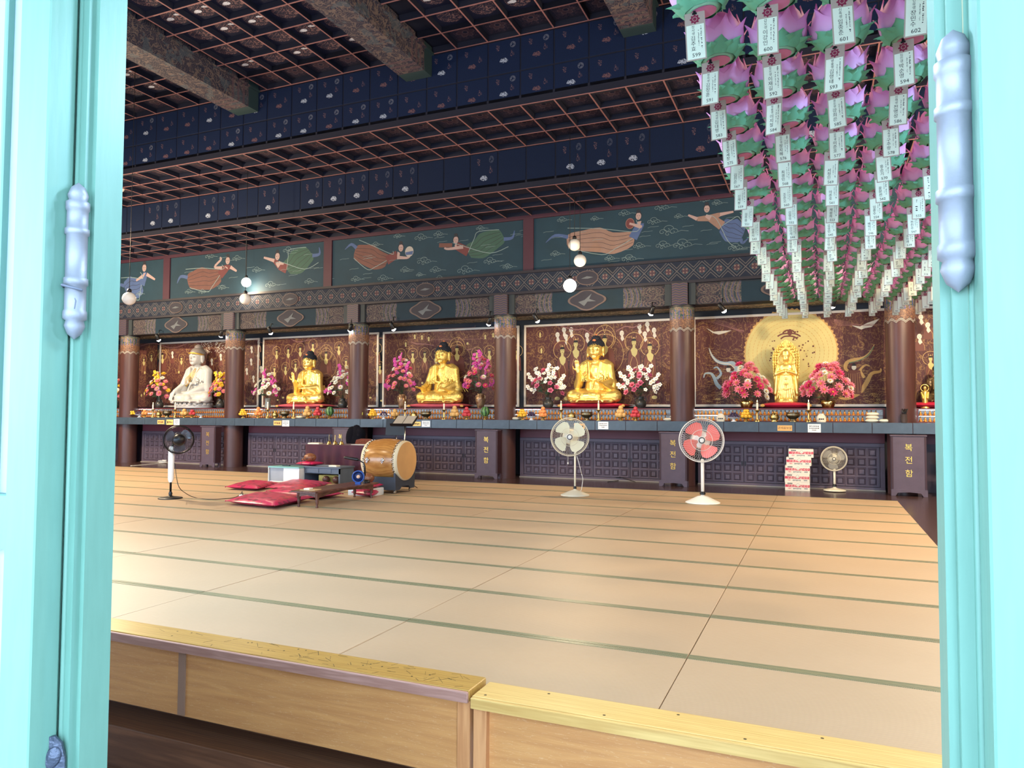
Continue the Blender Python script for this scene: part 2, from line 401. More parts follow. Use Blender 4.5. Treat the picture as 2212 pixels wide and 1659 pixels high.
# great beams under the upper ceiling
def mk_beam():
    t = MT('dancheong_beam_paint', NAVY, .7, 0, .2); x, y, z = t.xyz(); n = t.noise(4, 3); sc = t.voro(5.5, 'F1', t.coord('Object', (1.2, .7, 1)))
    scale = ((sc*7.0).frac() < .35); vein = ((t.noise(5, 4, None, 1.4)-.5).abs() < .03)
    c = t.mix(scale*.7, rgb(40, 42, 58), rgb(86, 74, 76)); c = t.mix(vein*.6, c, rgb(112, 98, 92)); c = t.mix((n > .58)*.5, c, rgb(70, 82, 92))
    st = (((y*6.5).frac()) < .4)*(y > 11.35); c = t.mix(st*.7, c, rgb(84, 66, 74)); c = t.mix(y > 11.86, c, rgb(44, 62, 66)); t.col(c); return t.m
BEAMM = mk_beam()
for i, bx_ in enumerate(BEAMX):
    t = MB(); t.box(bx_-.285, bx_+.285, 5.3, 12.16, 8.045, 8.62); t.box(bx_-.30, bx_+.30, 5.3, 11.6, 8.10, 8.14); t.box(bx_-.33, bx_+.33, 5.3, 12.16, 8.46, 8.5)
    o = t.build('ceiling_beam', BEAMM); struct(o)

# ------------------------------------------------------------ mural wall, friezes, beam over the columns
COLX = [1.44-4.25*k for k in range(6)]           # 1.44, -2.81, -7.06, -11.31, -15.56, -19.81
YC = 16.2
MURAL = flat('green_mural_paint', rgb(22, 50, 66), .75, 0, .2, 3)
MPOST = flat('maroon_post_paint', rgb(60, 30, 46), .6)
wall_m = struct(MB().box(XL, XR, 16.12, 16.5, 4.89, 6.4).build('wall_mural', MURAL))
mposts = [-18.21, -12.27, -6.42, -.55, 5.3]
for x in mposts: MB().box(x-.13, x+.13, 16.08, 16.13, 4.9, 6.26).build('mural_post', MPOST, wall_m)
MB().box(XL, XR, 16.07, 16.13, 6.19, 6.28).build('mural_rail', MPOST, wall_m)
def mk_diamond():
    t = MT('diamond_frieze_paint', NAVY, .7, 0, .2); x, y, z = t.xyz(); p = .36
    u = ((x/p).frac()-.5).abs(); v = ((z-4.645)/.36).abs()
    d = u+v; l1 = ((d-.5).abs() < .035); l2 = ((d-.30).abs() < .03); inn = d < .22; dot = ((u-.1)*(u-.1)+(v-.1)*(v-.1)) < .003
    l3 = ((d-.68).abs() < .03); pat = v < .55
    c = t.mix(t.noise(6, 3), rgb(22, 30, 48), rgb(30, 38, 54)); c = t.mix(l1.max(l3)*pat*.8, c, rgb(88, 86, 88)); c = t.mix(l2*pat*.7, c, rgb(62, 78, 88)); c = t.mix(inn*pat, c, rgb(66, 50, 60)); c = t.mix(dot*pat, c, rgb(104, 88, 86))
    t.col(c); return t.m
fz = struct(MB().box(XL, XR, 15.98, 16.5, 4.43, 4.86).build('wall_frieze', mk_diamond()))
DARKM = flat('dark_moulding', rgb(28, 26, 38), .6)
MB().box(XL, XR, 15.94, 16.5, 4.86, 4.92).build('moulding', DARKM, fz); MB().box(XL, XR, 15.94, 16.5, 4.37, 4.43).build('moulding', DARKM, fz)
def mk_lowbeam():
    t = MT('dancheong_lintel_paint', NAVY, .7, 0, .2); x, y, z = t.xyz(); u = ((x-1.44)/4.25).frac()
    zz = (z-4.13)/.5
    m = (u-.5).abs()                      # 0 mid bay, .5 at the column
    orn = (m > .2)*(m < .44); arc = ((m*34.0+zz*zz*2.6).frac())
    c0 = t.mix(t.noise(5, 3), rgb(20, 38, 52), rgb(26, 46, 60))
    cb = t.ramp(arc, [(0, rgb(40, 62, 66)), (.2, rgb(86, 70, 68)), (.4, rgb(52, 62, 100)), (.62, rgb(96, 82, 72)), (.8, rgb(40, 50, 60))])
    k = (m < .3); c = t.mix(orn*k*.85, c0, cb)
    uu = (m-.36)*8.5; fl = (uu*uu+(zz-.22)*(zz-.22)*4.0).sqrt(); fl2 = (uu*uu+(zz+.3)*(zz+.3)*4.0).sqrt(); f_ = fl.min(fl2)
    rings = ((f_*7.0).frac() < .45)*(f_ < .5)
    c = t.mix((m > .3)*orn*.8, c, t.mix(rings, rgb(46, 44, 54), rgb(84, 68, 70)))
    nz = ((t.noise(16, 3)-.5).abs() < .03)*orn; c = t.mix(nz*.7, c, rgb(98, 92, 84))
    edge = ((zz.abs() > .42)*(zz.abs() < .47)); c = t.mix(edge*.6, c, rgb(30, 32, 40)); t.col(c); return t.m
lb = struct(MB().box(XL, XR, 16.02, 16.42, 3.9, 4.38).build('wall_lintel', mk_lowbeam()))
MED = [flat('medallion_line', rgb(84, 72, 72), .7), flat('medallion_ground', rgb(34, 34, 48), .7), flat('medallion_figure', rgb(84, 90, 98), .7)]
SOF = MT('painted_soffit', NAVY, .6)
_c = SOF.mix((SOF.noise(1.6, 4, SOF.coord('Object', (1, 3, 1)), 2) > .55), rgb(70, 82, 78), rgb(136, 112, 90)); SOF.col(SOF.mix(((SOF.noise(3, 4, SOF.coord('Object', (1, 3, 1)), 2)-.5).abs() < .03), _c, rgb(210, 200, 170)))
MB().box(XL, XR, 16.4, 17.3, 3.93, 3.99).build('soffit_board', SOF.m, lb)
STR = MT('striped_strut_paint', NAVY, .6); sx_, sy_, sz_ = STR.xyz('Generated')
_w = (sz_*9.0+((sx_*2.0).frac()-.5).abs()*1.1).frac(); STR.col(STR.ramp(_w, [(0, rgb(40, 70, 62)), (.3, rgb(56, 38, 48)), (.5, rgb(38, 46, 92)), (.75, rgb(84, 60, 58))]))
for i, x in enumerate(COLX[:6]):
    MB().box(x-.17, x+.17, 15.9, 16.05, 3.9, 4.38).build('lintel_strut', STR.m, lb)
    for sgn in (-1, 1): MB().box(x+sgn*.26-.07, x+sgn*.26+.07, 15.97, 16.05, 3.9, 4.38).build('strut_cheek', flat('strut_cheek_paint', rgb(42, 50, 56), .7), lb)
for i in range(5):
    xm = COLX[i]-2.125
    t = MB(); poly = [(xm+.42*math.cos(a)*(1+.10*math.cos(4*a)), 4.14+.225*math.sin(a)*(1+.10*math.cos(4*a))) for a in [2*PI*k/40 for k in range(40)]]
    t.prism(poly, 16.0, 16.02, 0); t.prism([(xm+(x-xm)*.88, 4.14+(z-4.14)*.86) for x, z in poly], 15.992, 16.0, 1)
    t.prism([(xm-.2, 4.1), (xm-.05, 4.14), (xm+.12, 4.28), (xm+.06, 4.16), (xm+.22, 4.1), (xm+.02, 4.1), (xm-.06, 4.0)], 15.985, 15.992, 2)
    t.build('lintel_medallion', MED, lb)
    xm2 = xm+.02
    t = MB(); t.disc(xm2, 4.645, .27, 15.96, 15.98, 0, 28, .17); t.disc(xm2, 4.645, .245, 15.952, 15.96, 1, 28, .15); t.prism([(xm2-.14, 4.63), (xm2, 4.68), (xm2+.15, 4.65), (xm2+.02, 4.62)], 15.945, 15.952, 2)
    t.build('frieze_cartouche', MED, fz)

# ------------------------------------------------------------ columns
def mk_colband():
    t = MT('painted_column_band', TEAL, .5); x, y, z = t.xyz('Generated'); ox, oy, oz = t.xyz()
    th = oy.atan2(ox); n = t.noise(7, 3); n2 = t.noise(16, 3, None, 1)
    c = t.ramp(z+(n-.5)*.25, [(0, rgb(84, 56, 50)), (.38, rgb(104, 72, 58)), (.5, rgb(40, 66, 62)), (.8, rgb(44, 72, 70))])
    sw = (((th*2.0).sin().abs()*.8+z*2.2)*4.0).frac() < .3; c = t.mix(sw*(z < .45)*.6, c, rgb(60, 48, 50))
    bl = ((th*3.0).frac() < .25)*(z > .4)*(z < .78); c = t.mix(bl*.9, c, rgb(50, 66, 140)); yl = (((n2-.5).abs()) < .04); c = t.mix(yl*.8, c, rgb(140, 104, 76))
    dots = ((th*9.0).frac() < .6)*(z > .93)*(z < .975); c = t.mix(z > .9, c, rgb(30, 34, 40)); c = t.mix(dots, c, rgb(190, 190, 180)); t.col(c); return t.m
COLB = mk_colband()
COLS = MT('brown_lacquer_column', rgb(92, 58, 52), .38, 0, .4); COLS.col(COLS.mix(COLS.noise(3, 4, COLS.coord('Object', (3, 3, .4))), rgb(54, 34, 36), rgb(90, 56, 50)))
WAVE = [flat('wave_trim_dark', rgb(30, 30, 36), .5), flat('wave_trim_pale', rgb(170, 160, 150), .5)]
def wavy(r, z, n, amp, hgt, mi, mb):
    m = 64; vv = []; 
    for k in range(m):
        a = 2*PI*k/m; zz = z+amp*abs(math.sin(a*n/2))
        vv += [(r*math.cos(a), r*math.sin(a), zz-hgt), (r*math.cos(a), r*math.sin(a), zz)]
    mb.add(vv, [(2*k, 2*((k+1) % m), 2*((k+1) % m)+1, 2*k+1) for k in range(m)], mi, True)
def make_column():
    t = thing('column', '', 'column')
    MB().lathe([(.262, -.015), (.262, 3.9)], 32).build('shaft', COLS.m, t)
    MB().lathe([(.268, 3.36), (.268, 3.93)], 40, cap=False).build('painted_band', COLB, t)
    m = MB(); wavy(.2695, 3.36, 10, .06, .055, 0, m); wavy(.2705, 3.35, 10, .06, .014, 1, m); wavy(.2705, 3.322, 10, .06, .012, 1, m); m.build('wavy_trim', WAVE, t)
    MB().lathe([(.285, 3.86), (.285, 3.93)], 40, 0).build('collar', WAVE[0], t)
    return t
col0 = make_column()
CLAB = ['brown lacquered column between the radiant disc painting and the dark bronze statue', 'brown lacquered column behind the red bladed fan', 'brown lacquered column between the pagoda painting and the statue flanked by white orchids', 'brown lacquered column between the two gold statues left of the drum', 'brown lacquered column to the right of the white seated statue', 'brown lacquered column to the left of the white seated statue']
for i, x in enumerate(COLX):
    c = col0 if i == 0 else copy_tree(col0)
    c.location = (x, YC, 0); c['label'] = CLAB[i]
# ------------------------------------------------------------ close the steps of the ceiling at full width
struct(MB().box(XL, XR, 14.17, 14.22, 6.3, 7.4).box(XL, XR, 12.24, 12.3, 7.2, 8.75).build('ceiling', BARM[0]))

# ------------------------------------------------------------ doorway: mint painted jambs and folding leaves
IRON = MT('grey_iron_hinge', rgb(150, 160, 176), .5, .35); IRON.col(IRON.mix(IRON.noise(14, 4), rgb(104, 108, 116), rgb(146, 150, 160))); IRON.bump(IRON.noise(70, 3), .15, .004)
DPLATE = flat('dark_embossed_plate', rgb(66, 74, 90), .4, .4, .2, 20, .9, 45)
PAPER = flat('door_paper', rgb(140, 156, 172), .8, 0, .12, 9)
def jamb(sgn, xe, name):                       # sgn -1: left of the opening, +1: right
    o = MB(); f = lambda a: xe+sgn*a
    def bx(mb, a0, a1, y0, y1, z0=LOWF, z1=DOORZ): mb.box(min(f(a0), f(a1)), max(f(a0), f(a1)), y0, y1, z0, z1)
    p = MB(); bx(p, 0, .16, 1.135, 1.205); bx(p, .012, .16, 1.118, 1.137); j = p.build(name, MINT); struct(j)
    for a0, y0 in ((.024, 1.116), (.036, 1.110), (.05, 1.104)):
        q = MB(); q.tube([(f(a0), y0+.008, LOWF), (f(a0), y0+.008, DOORZ)], .006, 8); q.build('bead_moulding', MINT, j)
    return j
def leaf(sgn, xe, name):
    f = lambda a: xe+sgn*a
    d = empty(name, (0, 0, 0)); struct(d)
    def bx(nm, a0, a1, y0, y1, z0, z1, m):
        b = MB().bbox(min(f(a0), f(a1)), max(f(a0), f(a1)), y0, y1, z0, z1, .003); return b.build(nm, m, d)
    bx('door_stile', .035, .135, 1.044, 1.108, LOWF+.02, DOORZ-.02, MINT)
    bx('door_stile', 1.0, 1.10, 1.044, 1.108, LOWF+.02, DOORZ-.02, MINT)
    for z0 in (LOWF+.02, .15, 1.2, DOORZ-.14): bx('door_rail', .135, 1.0, 1.05, 1.102, z0, z0+.12, MINT)
    bx('door_paper', .135, 1.0, 1.072, 1.08, LOWF+.02, DOORZ-.02, PAPER)
    for k in range(8): bx('lattice_bar', .2+k*.1, .212+k*.1, 1.055, 1.095, .27, DOORZ-.14, MINT)
    for z0, z1 in ((1.663, 2.017), (2.48, 2.834), (.25, .604), (-.5, -.15)):
        L = z1-z0; pr = [(.0, 0), (.014, .012), (.021, .03), (.018, .042), (.024, .046), (.024, .062), (.0215, .066), (.0215, L*.34), (.0245, L*.345), (.0245, L*.385), (.0215, L*.39), (.0215, L*.66), (.0245, L*.665), (.0245, L*.70), (.0215, L*.705),
                         (.0215, L-.066), (.024, L-.062), (.024, L-.046), (.018, L-.042), (.021, L-.03), (.014, L-.012), (0, L)]
        h = MB().lathe(pr, 24, mx=TR(f(.018), 1.108, z0)); h.build('hinge_barrel', IRON.m, d)
    return d
jl = jamb(-1, -1.512, 'door_1'); ll = leaf(-1, -1.512, 'door_2')
jr = jamb(1, .150, 'door_3'); lr = leaf(1, .150, 'door_4')
# embossed iron plate low in the left groove
pl = [(-.03, 0), (.03, 0), (.03, .50), (.022, .535), (.008, .55), (-.03, .55)]
m = MB(); m.prism(pl, -.008, 0, 0)
for k in range(9): m.ell((-.004+.008*(-1)**k, -.008, .04+k*.058), (.018, .007, .026), 0, Euler((0, .5*(-1)**k, 0)), 10, 6)
m.build('hinge_plate', DPLATE, jl, mx=TR(-1.549, 1.098, .25, rz=.55))
m = MB().tube([(0, 0, 0), (.012, -.012, -.01), (.018, -.008, -.03), (.015, -.01, -.06)], .0022, 6); m.tube([(-.03, -.0, .002), (0, -.028, .004), (.03, -.002, -.006)], .003, 6)
m.build('wire_wrap', flat('old_wire', rgb(90, 96, 110), .7), ll, mx=TR(-1.531, 1.105, 1.777, rz=0))
# head beams over the doorway
struct(MB().box(-2.8, 1.4, 1.04, 1.2, DOORZ, DOORZ+.25).build('door_5', MINT))
struct(MB().box(-2.8, 1.4, 1.0, 1.3, LOWF, LOWF+.1).build('trim_1', MINT))

# ------------------------------------------------------------ shoe benches along the edge of the raised floor
def bench(name, label, x0, x1, ztop, y0, y1, edge, topm, posts):
    t = thing(name, label, 'bench')
    c = MB().bbox(x0, x1, y0, y1, ztop-.055, ztop, .004).build('cap_board', topm, t)
    MB().bbox(x0, x1, y0-.022, y0-.001, ztop-.058, ztop-.004, .004).build('cap_edge', edge, t)
    MB().box(x0+.07, x1-.07, y0+.055, y0+.085, -.435, ztop-.056).build('apron_board', BENCH_APRON, t)
    MB().bbox(x0, x1, 3.42, 3.72, -.56, -.52, .004).build('shelf_board', BENCH_DARK, t)
    MB().box(x0, x1, 3.44, 3.47, LOWF, -.561).build('shelf_riser', BENCH_DARK, t)
    MB().box(x0, x1, 3.70, 3.718, LOWF, ztop-.06).build('back_board', BENCH_DARK, t)
    for xp in posts: MB().bbox(xp, xp+.075, y0+.012, y0+.06, -.519, ztop-.06, .003).build('post', BENCH_POST, t)
    return t
b1 = bench('shoe_bench', 'long dark edged wooden shoe bench with scratched cap and brown tape strip', -7.6, -1.725, .05, 3.50, 3.715, BENCH_EDGE, BENCH_TOP, (-7.6, -1.80))
b2 = bench('shoe_bench', 'pale pine capped shoe bench with recessed orange front panel', -1.705, 2.4, .03, 3.495, 3.715, BENCH_EDGE2, BENCH_EDGE2, (-1.703, 2.32))
TAPE = flat('brown_tape', rgb(150, 120, 100), .4, 0, .1)
MB().bbox(-3.83, -3.77, 3.547, 3.556, -.43, -.008, .001).build('tape_strip', TAPE, b1)
SCR = flat('bench_scratches', rgb(70, 58, 30), .6, 0, 0)
m = MB(); rr = random.Random(5)
for k in range(60):
    x = -1.8-abs(rr.gauss(0, .9)); y = rr.uniform(3.53, 3.7); a = rr.uniform(-1.2, 1.2); L = rr.uniform(.02, .09); wv = rr.uniform(.0006, .0016)
    m.box(-L/2, L/2, -wv, wv, .0502, .0506, 0, TR(x, y, 0, rz=a))
for k in range(14): m.lathe([(.006, .0502), (.006, .0507)], 8, 0, TR(rr.uniform(-4, -1.78), rr.uniform(3.53, 3.7), 0))
m.build('scratches', SCR, b1)['kind'] = 'stuff'
m = MB()
for k in range(6): m.lathe([(.008, .0302), (.006, .031)], 10, 0, TR(-1.66+k*.33+rr.uniform(-.02, .02), 3.53+.15*(k % 2), 0))
m.build('nail_heads', SCR, b2)['kind'] = 'stuff'

# ------------------------------------------------------------ floor mats 2 m x 1 m
L_, D_ = 2.0066, .997; X1, Y1 = -.787, 4.667
me_b = MB().bbox(-L_/2+.003, L_/2-.003, -D_/2+.002, D_/2-.002, 0, .014, .003).mesh('mat_body', MATM)
me_s = MB().box(-L_/2+.004, L_/2-.004, -.020, .020, .0143, .0165).mesh('mat_border', BANDM)
for r in range(-1, 10):
    yc = Y1+D_*r+D_/2; 
    for c in range(0, 11):
        xc = X1+L_*(1-c)-L_/2
        if xc+L_/2 < -1.45*(yc+.5): continue
        k = (r*7+c*3) % 5
        o = tag(ob('floor_mat', me_b, None, (xc, yc, -.015+.0006*k)), 'brown ribbed straw style floor mat with woven green edges, laid edge to edge', 'floor mat', 'floor mats laid in rows')
        for s in (-1, 1):
            if r == -1 and s < 0: continue
            ob('mat_border', me_s, o, (0, s*(D_/2-.0225), 0))

# ------------------------------------------------------------ altar: cabinets, worktop, figurine cases
ALT0, ALT1 = -21.5, 4.6
alt = thing('altar_counter', 'long dark slate altar counter running along the whole back wall', 'counter')
BAYS = [(COLX[i+1]+.275, COLX[i]-.275) for i in range(5)]+[(COLX[0]+.275, ALT1), (ALT0, COLX[5]-.275)]
m = MB().box(ALT0, ALT1, 15.875, 15.925, 1.165, 1.36)
for a_, b_ in BAYS: m.box(a_, b_, 15.925, 17.25, 1.165, 1.36)
m.build('counter_top', MAROON, alt)
tm = MB().bbox(-.345, .345, -.1, .1, 0, .02, .003, 0, TR(rx=PI/2)).mesh('slate_tile', SLATE); x = ALT0+.35; w0 = .70
tt = MB().box(-.345, .345, -.0245, .0245, 0, .012).mesh('slate_tile', SLATE)
while x < ALT1:
    ob('slate_tile', tm, alt, (x, 15.875, 1.262)); ob('slate_tile', tt, alt, (x, 15.90, 1.36)); x += w0
for a_, b_ in BAYS:
    n = round((b_-a_)/.7); ww = (b_-a_)/n
    tb = MB().box(-ww/2+.003, ww/2-.003, -.235, .235, 0, .012).mesh('slate_tile', SLATE)
    for k in range(n): ob('slate_tile', tb, alt, (a_+ww*(k+.5), 16.162, 1.36))
for a_, b_ in BAYS:
    MB().box(a_, b_, 16.5, 16.56, .95, 1.165).build('frieze_board', MAROON, alt)
    MB().box(a_, b_, 16.56, 17.25, -.013, 1.165).build('plinth', PURPLE_D, alt)
# each bay: one cabinet with four panelled doors
def sq_mesh():
    s = MB()
    def fr(a, y0, y1): s.add([(-a, y0, -a), (a, y0, -a), (a, y0, a), (-a, y0, a), (-a*.86, y1, -a*.86), (a*.86, y1, -a*.86), (a*.86, y1, a*.86), (-a*.86, y1, a*.86)], [(0, 1, 5, 4), (1, 2, 6, 5), (2, 3, 7, 6), (3, 0, 4, 7)], 0)
    a = .098; s.add([(-a, 0, -a), (a, 0, -a), (a, 0, a), (-a, 0, a), (-a, -.014, -a), (a, -.014, -a), (a, -.014, a), (-a, -.014, a)], [(0, 1, 5, 4), (1, 2, 6, 5), (2, 3, 7, 6), (3, 0, 4, 7)], 0)
    fr(.098, -.014, -.012); fr(.084, -.012, 0); fr(.068, 0, -.016); fr(.056, -.016, 0)
    b = .0405; s.box(-b, b, -.018, 0, -b, b)
    return s.mesh('square_panel', PURPLE)
SQM = sq_mesh()
CABL = ['purple panelled altar cabinet behind the stack of red and white boxes', 'purple panelled altar cabinet behind the cream bladed fan', 'purple panelled altar cabinet behind the barrel drum', 'purple panelled altar cabinet behind the small glass display case', 'purple panelled altar cabinet behind the black floor fan']
for i in range(5):
    xr = COLX[i]-.28; xl = COLX[i+1]+.28
    t = thing('altar_cabinet', CABL[i], 'cabinet', (0, 0, 0), 0, 'panelled cabinets under the altar')
    MB().box(xl, xr, 16.52, 16.55, -.01, .945).build('carcass', PURPLE_D, t)
    for z0, z1 in ((-.012, .06), (.875, .945)): MB().bbox(xl, xr, 16.475, 16.52, z0, z1, .006).build('frame_rail', PURPLE, t)
    for xx in (xl, xr-.09): MB().bbox(xx, xx+.09, 16.475, 16.52, .06, .875, .006).build('frame_post', PURPLE, t)
    MB().box(xl, xr, 16.44, 16.475, -.013, .012).build('threshold_strip', flat('pale_strip', rgb(150, 140, 130), .5), t)
    n = 4; wd = (xr-xl-.18)/n; sqx = wd/4.35
    for k in range(n):
        cx = xl+.09+wd*(k+.5)
        d = MB().bbox(-wd/2+.006, wd/2-.006, -.40, .40, 0, .02, .004, 0, TR(rx=PI/2)).build('cabinet_door', PURPLE, t, (cx, 16.515, .467))
        for a in range(4):
            for b in range(4): ob('square_panel', SQM, d, ((a-1.5)*sqx, -.02, (b-1.5)*.195))
        MB().box(-.012, .012, -.035, -.02, -.05, .05).build('door_latch', BLACK, d).location.x = (wd/2-.035)*(-1)**k
# figurine cases (the statues stand on them)
CASEX = [(1.72, 4.4), (-2.66, 1.24), (-7.0-.02, -3.2), (-11.28, -7.45), (-15.5, -11.8), (-19.7, -16.1)]
CASEX = [(1.72, 4.4)]+[(COLX[i+1]+.13, COLX[i]-.27) for i in range(5)]+[(-21.4, COLX[5]-.27)]
MIRR = MT('pale_mirror_backing', rgb(226, 236, 238), .25); MIRR.emit((.9, .97, 1, 1), .10)  # glow of the lit case put into the mirror backing
MIRR.col(MIRR.mix(MIRR.voro(9, 'F1', MIRR.coord('Object', (1, 1, 1.4)), 1)._m('MULTIPLY', 1.0), rgb(120, 124, 126), rgb(210, 218, 220)))
CASEL = ['beside the dark bronze statue', 'under the standing gold statue', 'under the gold statue between white orchids', 'under the patterned gold statue', 'under the gold statue nearest the white one', 'under the white marble statue', 'beyond the column left of the white statue']
REDW = flat('dark_red_wood', rgb(96, 36, 38), .4)
LED = MT('led_strip', (1, 1, 1, 1), .5); LED.emit((.92, .97, 1, 1), 14)
cases = []
for i, (a, b) in enumerate(CASEX):
    t = thing('figurine_case', 'dark red case of tiny figurines '+CASEL[i], 'display case', (0, 0, 0), 0, 'figurine cases along the altar')
    MB().box(a, b, 16.40, 17.22, 1.63, 1.66).build('case_top', REDW, t); MB().box(a, b, 16.40, 16.62, 1.372, 1.39).build('case_bottom', REDW, t)
    for xx in (a, b-.03): MB().box(xx, xx+.03, 16.40, 16.62, 1.39, 1.63).build('case_side', REDW, t)
    MB().box(a+.03, b-.03, 16.41, 16.60, 1.505, 1.513).build('case_shelf', REDW, t)
    MB().box(a+.03, b-.03, 16.60, 16.62, 1.39, 1.63).build('mirror_back', MIRR.m, t)
    MB().box(a, b, 16.62, 17.22, 1.372, 1.63).build('pedestal', REDW, t)
    for z in (1.623, 1.498): MB().box(a+.05, min(a+.7, b-.05), 16.412, 16.422, z, z+.006).build('led_strip', LED.m, t)
    cases.append((t, a, b))
# tiny gold figurines
GOLDF = MT('figurine_gold', rgb(206, 136, 58), .35, .6).m; HAIRF = flat('figurine_hair', rgb(34, 30, 36), .6, 0, 0)
f = MB(); f.lathe([(.027, 0), (.03, .006), (.027, .012)], 8, 0); f.ell((0, -.002, .022), (.028, .02, .012), 0, None, 8, 5); f.ell((0, .002, .042), (.016, .012, .024), 0, None, 8, 5)
f.ell((0, -.001, .074), (.0095, .0095, .012), 0, None, 8, 5); f.ell((0, .001, .081), (.0102, .0102, .009), 1, None, 8, 5)
f.v = [(a*1.25, b*1.25, c*1.18) for a, b, c in f.v]
FIG = f.mesh('tiny_figurine', [GOLDF, HAIRF])
nfig = 0; far = MB(); FIGL = ['tiny gold seated figurine in the case '+q for q in CASEL]
for i, (t, a, b) in enumerate(cases):
    if i == 0: b = 2.7
    n = int((b-a-.1)/.082)
    for row, z in ((0, 1.39), (1, 1.513)):
        for k in range(n):
            x = a+.08+k*.082
            if nfig < 300:
                tag(ob('tiny_figurine', FIG, None, (x, 16.47, z)), FIGL[i], 'figurine', 'tiny figurines '+CASEL[i]); nfig += 1
            else: far.add([(v.co.x+x, v.co.y+16.50, v.co.z+z) for v in FIG.vertices], [tuple(p.vertices) for p in FIG.polygons], 0)
if far.v:
    o = far.build('tiny_figurines', [GOLDF, HAIRF]); o['kind'] = 'stuff'; tag(o, 'rows of tiny gold figurines in the cases toward the white statue', 'figurines')

# ------------------------------------------------------------ donation boxes
TXT = {}
def prep_text(keys):
    obs = []
    for s, size in keys:
        if (s, size) in TXT: continue
        cu = bpy.data.curves.new('txt', 'FONT'); cu.body = s; cu.size = size; cu.align_x = 'CENTER'; cu.align_y = 'CENTER'; cu.resolution_u = 2; cu.space_line = 1.0
        oo = bpy.data.objects.new('txt', cu); COL.objects.link(oo); obs.append((s, size, oo))
    dg = bpy.context.evaluated_depsgraph_get()
    for s, size, oo in obs:
        me = bpy.data.meshes.new_from_object(oo.evaluated_get(dg)); me.transform(Euler((PI/2, 0, 0)).to_matrix().to_4x4()); me.materials.clear(); TXT[(s, size)] = me
    for s, size, oo in obs:
        cu = oo.data; bpy.data.objects.remove(oo); bpy.data.curves.remove(cu)
def text(name, s, size, m, parent, loc):
    me = TXT[(s, size)].copy(); me.materials.append(m); o = ob(name, me, parent, loc); return o
prep_text([('복', .15), ('전', .15), ('함', .15)])
BOXP = flat('worn_purple_box', rgb(86, 72, 84), .5, 0, .2, 7, .1, 30)
BOXD = flat('dark_purple_side', rgb(58, 34, 40), .5, 0, .15, 5)
BOXX = [(1.21, 1.80, 15.68, 'beside the chrome legged chair'), (-3.215, -2.64, 15.68, 'behind the red bladed fan'), (-7.60, -7.03, 15.68, 'between the drum and the cream bladed fan'), (-11.72, -11.22, 15.68, 'behind the velvet covered table'), (-16.25, -15.72, 15.66, 'beside the black floor fan')]
for i, (a, b, y, where) in enumerate(BOXX):
    t = thing('donation_box', 'tall dull purple donation box with gold letters '+where, 'box', (0, 0, 0), 0, 'donation boxes along the altar')
    MB().bbox(a, b, y, y+.24, .10, 1.12, .008).build('body', BOXP, t)
    MB().bbox(a-.015, b+.015, y-.015, y+.245, 1.12, 1.145, .004).build('lid', BOXP, t)
    MB().box(b, b+.006, y+.02, y+.23, .11, 1.11).build('side_panel', BOXD, t)
    pl = [(a-.01, -.013), (a+.06, -.013), (a+.10, .05), ((a+b)/2, .065), (b-.10, .05), (b-.06, -.013), (b+.01, -.013), (b+.01, .11), (a-.01, .11)]
    MB().prism(pl, y-.012, y+.01, 0).build('skirt', BOXP, t)
    for xx in (a, b-.06): MB().box(xx, xx+.06, y+.18, y+.24, -.013, .1).build('leg', BOXP, t)
    for xx in (a+.002, b-.032): MB().box(xx, xx+.03, y-.006, y, .12, 1.11).build('edge_trim', BOXD, t)
    cx = (a+b)/2
    for ch, z in (('복', .90), ('전', .66), ('함', .41)): text('gold_letter', ch, .15, GOLDP, t, (cx, y-.008, z))
# ------------------------------------------------------------ lamps of the hall, and unseen globes added to brighten it
WARM = (1.0, .77, .50)
GLO = MT('opal_glass', rgb(226, 222, 216), .25); GLO_ON = MT('lit_opal_glass', rgb(250, 245, 225), .3); GLO_ON.emit((1, .95, .82, 1), 9)
def globe(P, zc, lit, power, label, r=.13, colr=WARM):
    t = thing('pendant_globe_lamp', label, 'lamp', P, 0, 'white globe pendant lamps')
    MB().ell((0, 0, 0), r, 0, None, 24, 14).build('glass_globe', (GLO_ON if lit else GLO).m, t)
    MB().lathe([(.03, r*.97), (.045, r+.01), (.04, r+.05), (.015, r+.07)], 16).build('lamp_holder', BLACK, t)
    MB().tube([(0, 0, r+.06), (0, 0, zc-P[2])], .006, 6).build('cord', CORD, t)
    if power:
        l = bpy.data.lights.new('globe_light', 'POINT'); l.energy = power; l.color = colr; l.shadow_soft_size = r*1.05
        lo = bpy.data.objects.new('globe_light', l); COL.objects.link(lo); lo.parent = t
        t.children[0].visible_shadow = True; lo.location = (0, 0, -r-.03); l.shadow_soft_size = .1
    return t
for (x, y, px_, lit, zc, where) in [(279, 645, 28, 0, 0, 'over the cords by the black floor fan'), (512, 596, 19, 0, 0, 'highest of the three before the red skirted dancer mural'), (532, 610, 20, 1, 0, 'glowing, before the red skirted dancer mural'), (530, 646, 24, 0, 0, 'lowest of the three before the red skirted dancer mural'),
                        (1241, 529, 26, 0, 0, 'highest of the three before the drum playing dancer mural'), (1253, 563, 27, 0, 0, 'middle of the three before the drum playing dancer mural'), (1231, 617, 28, 1, 0, 'glowing, lowest before the drum playing dancer mural'), (258, 405, 22, 0, 0, 'high up beside the mint door jamb')]:
    P = pd(x, y, .26*F_PX/px_); zc = 8.5 if P.y < 12.17 else (7.2 if P.y < 14.1 else 6.3)
    globe(P, zc+.1, lit, (260 if x > 1000 else 90) if lit else 0, ('lit' if lit else 'unlit')+' white glass globe pendant lamp '+where)
k = 0
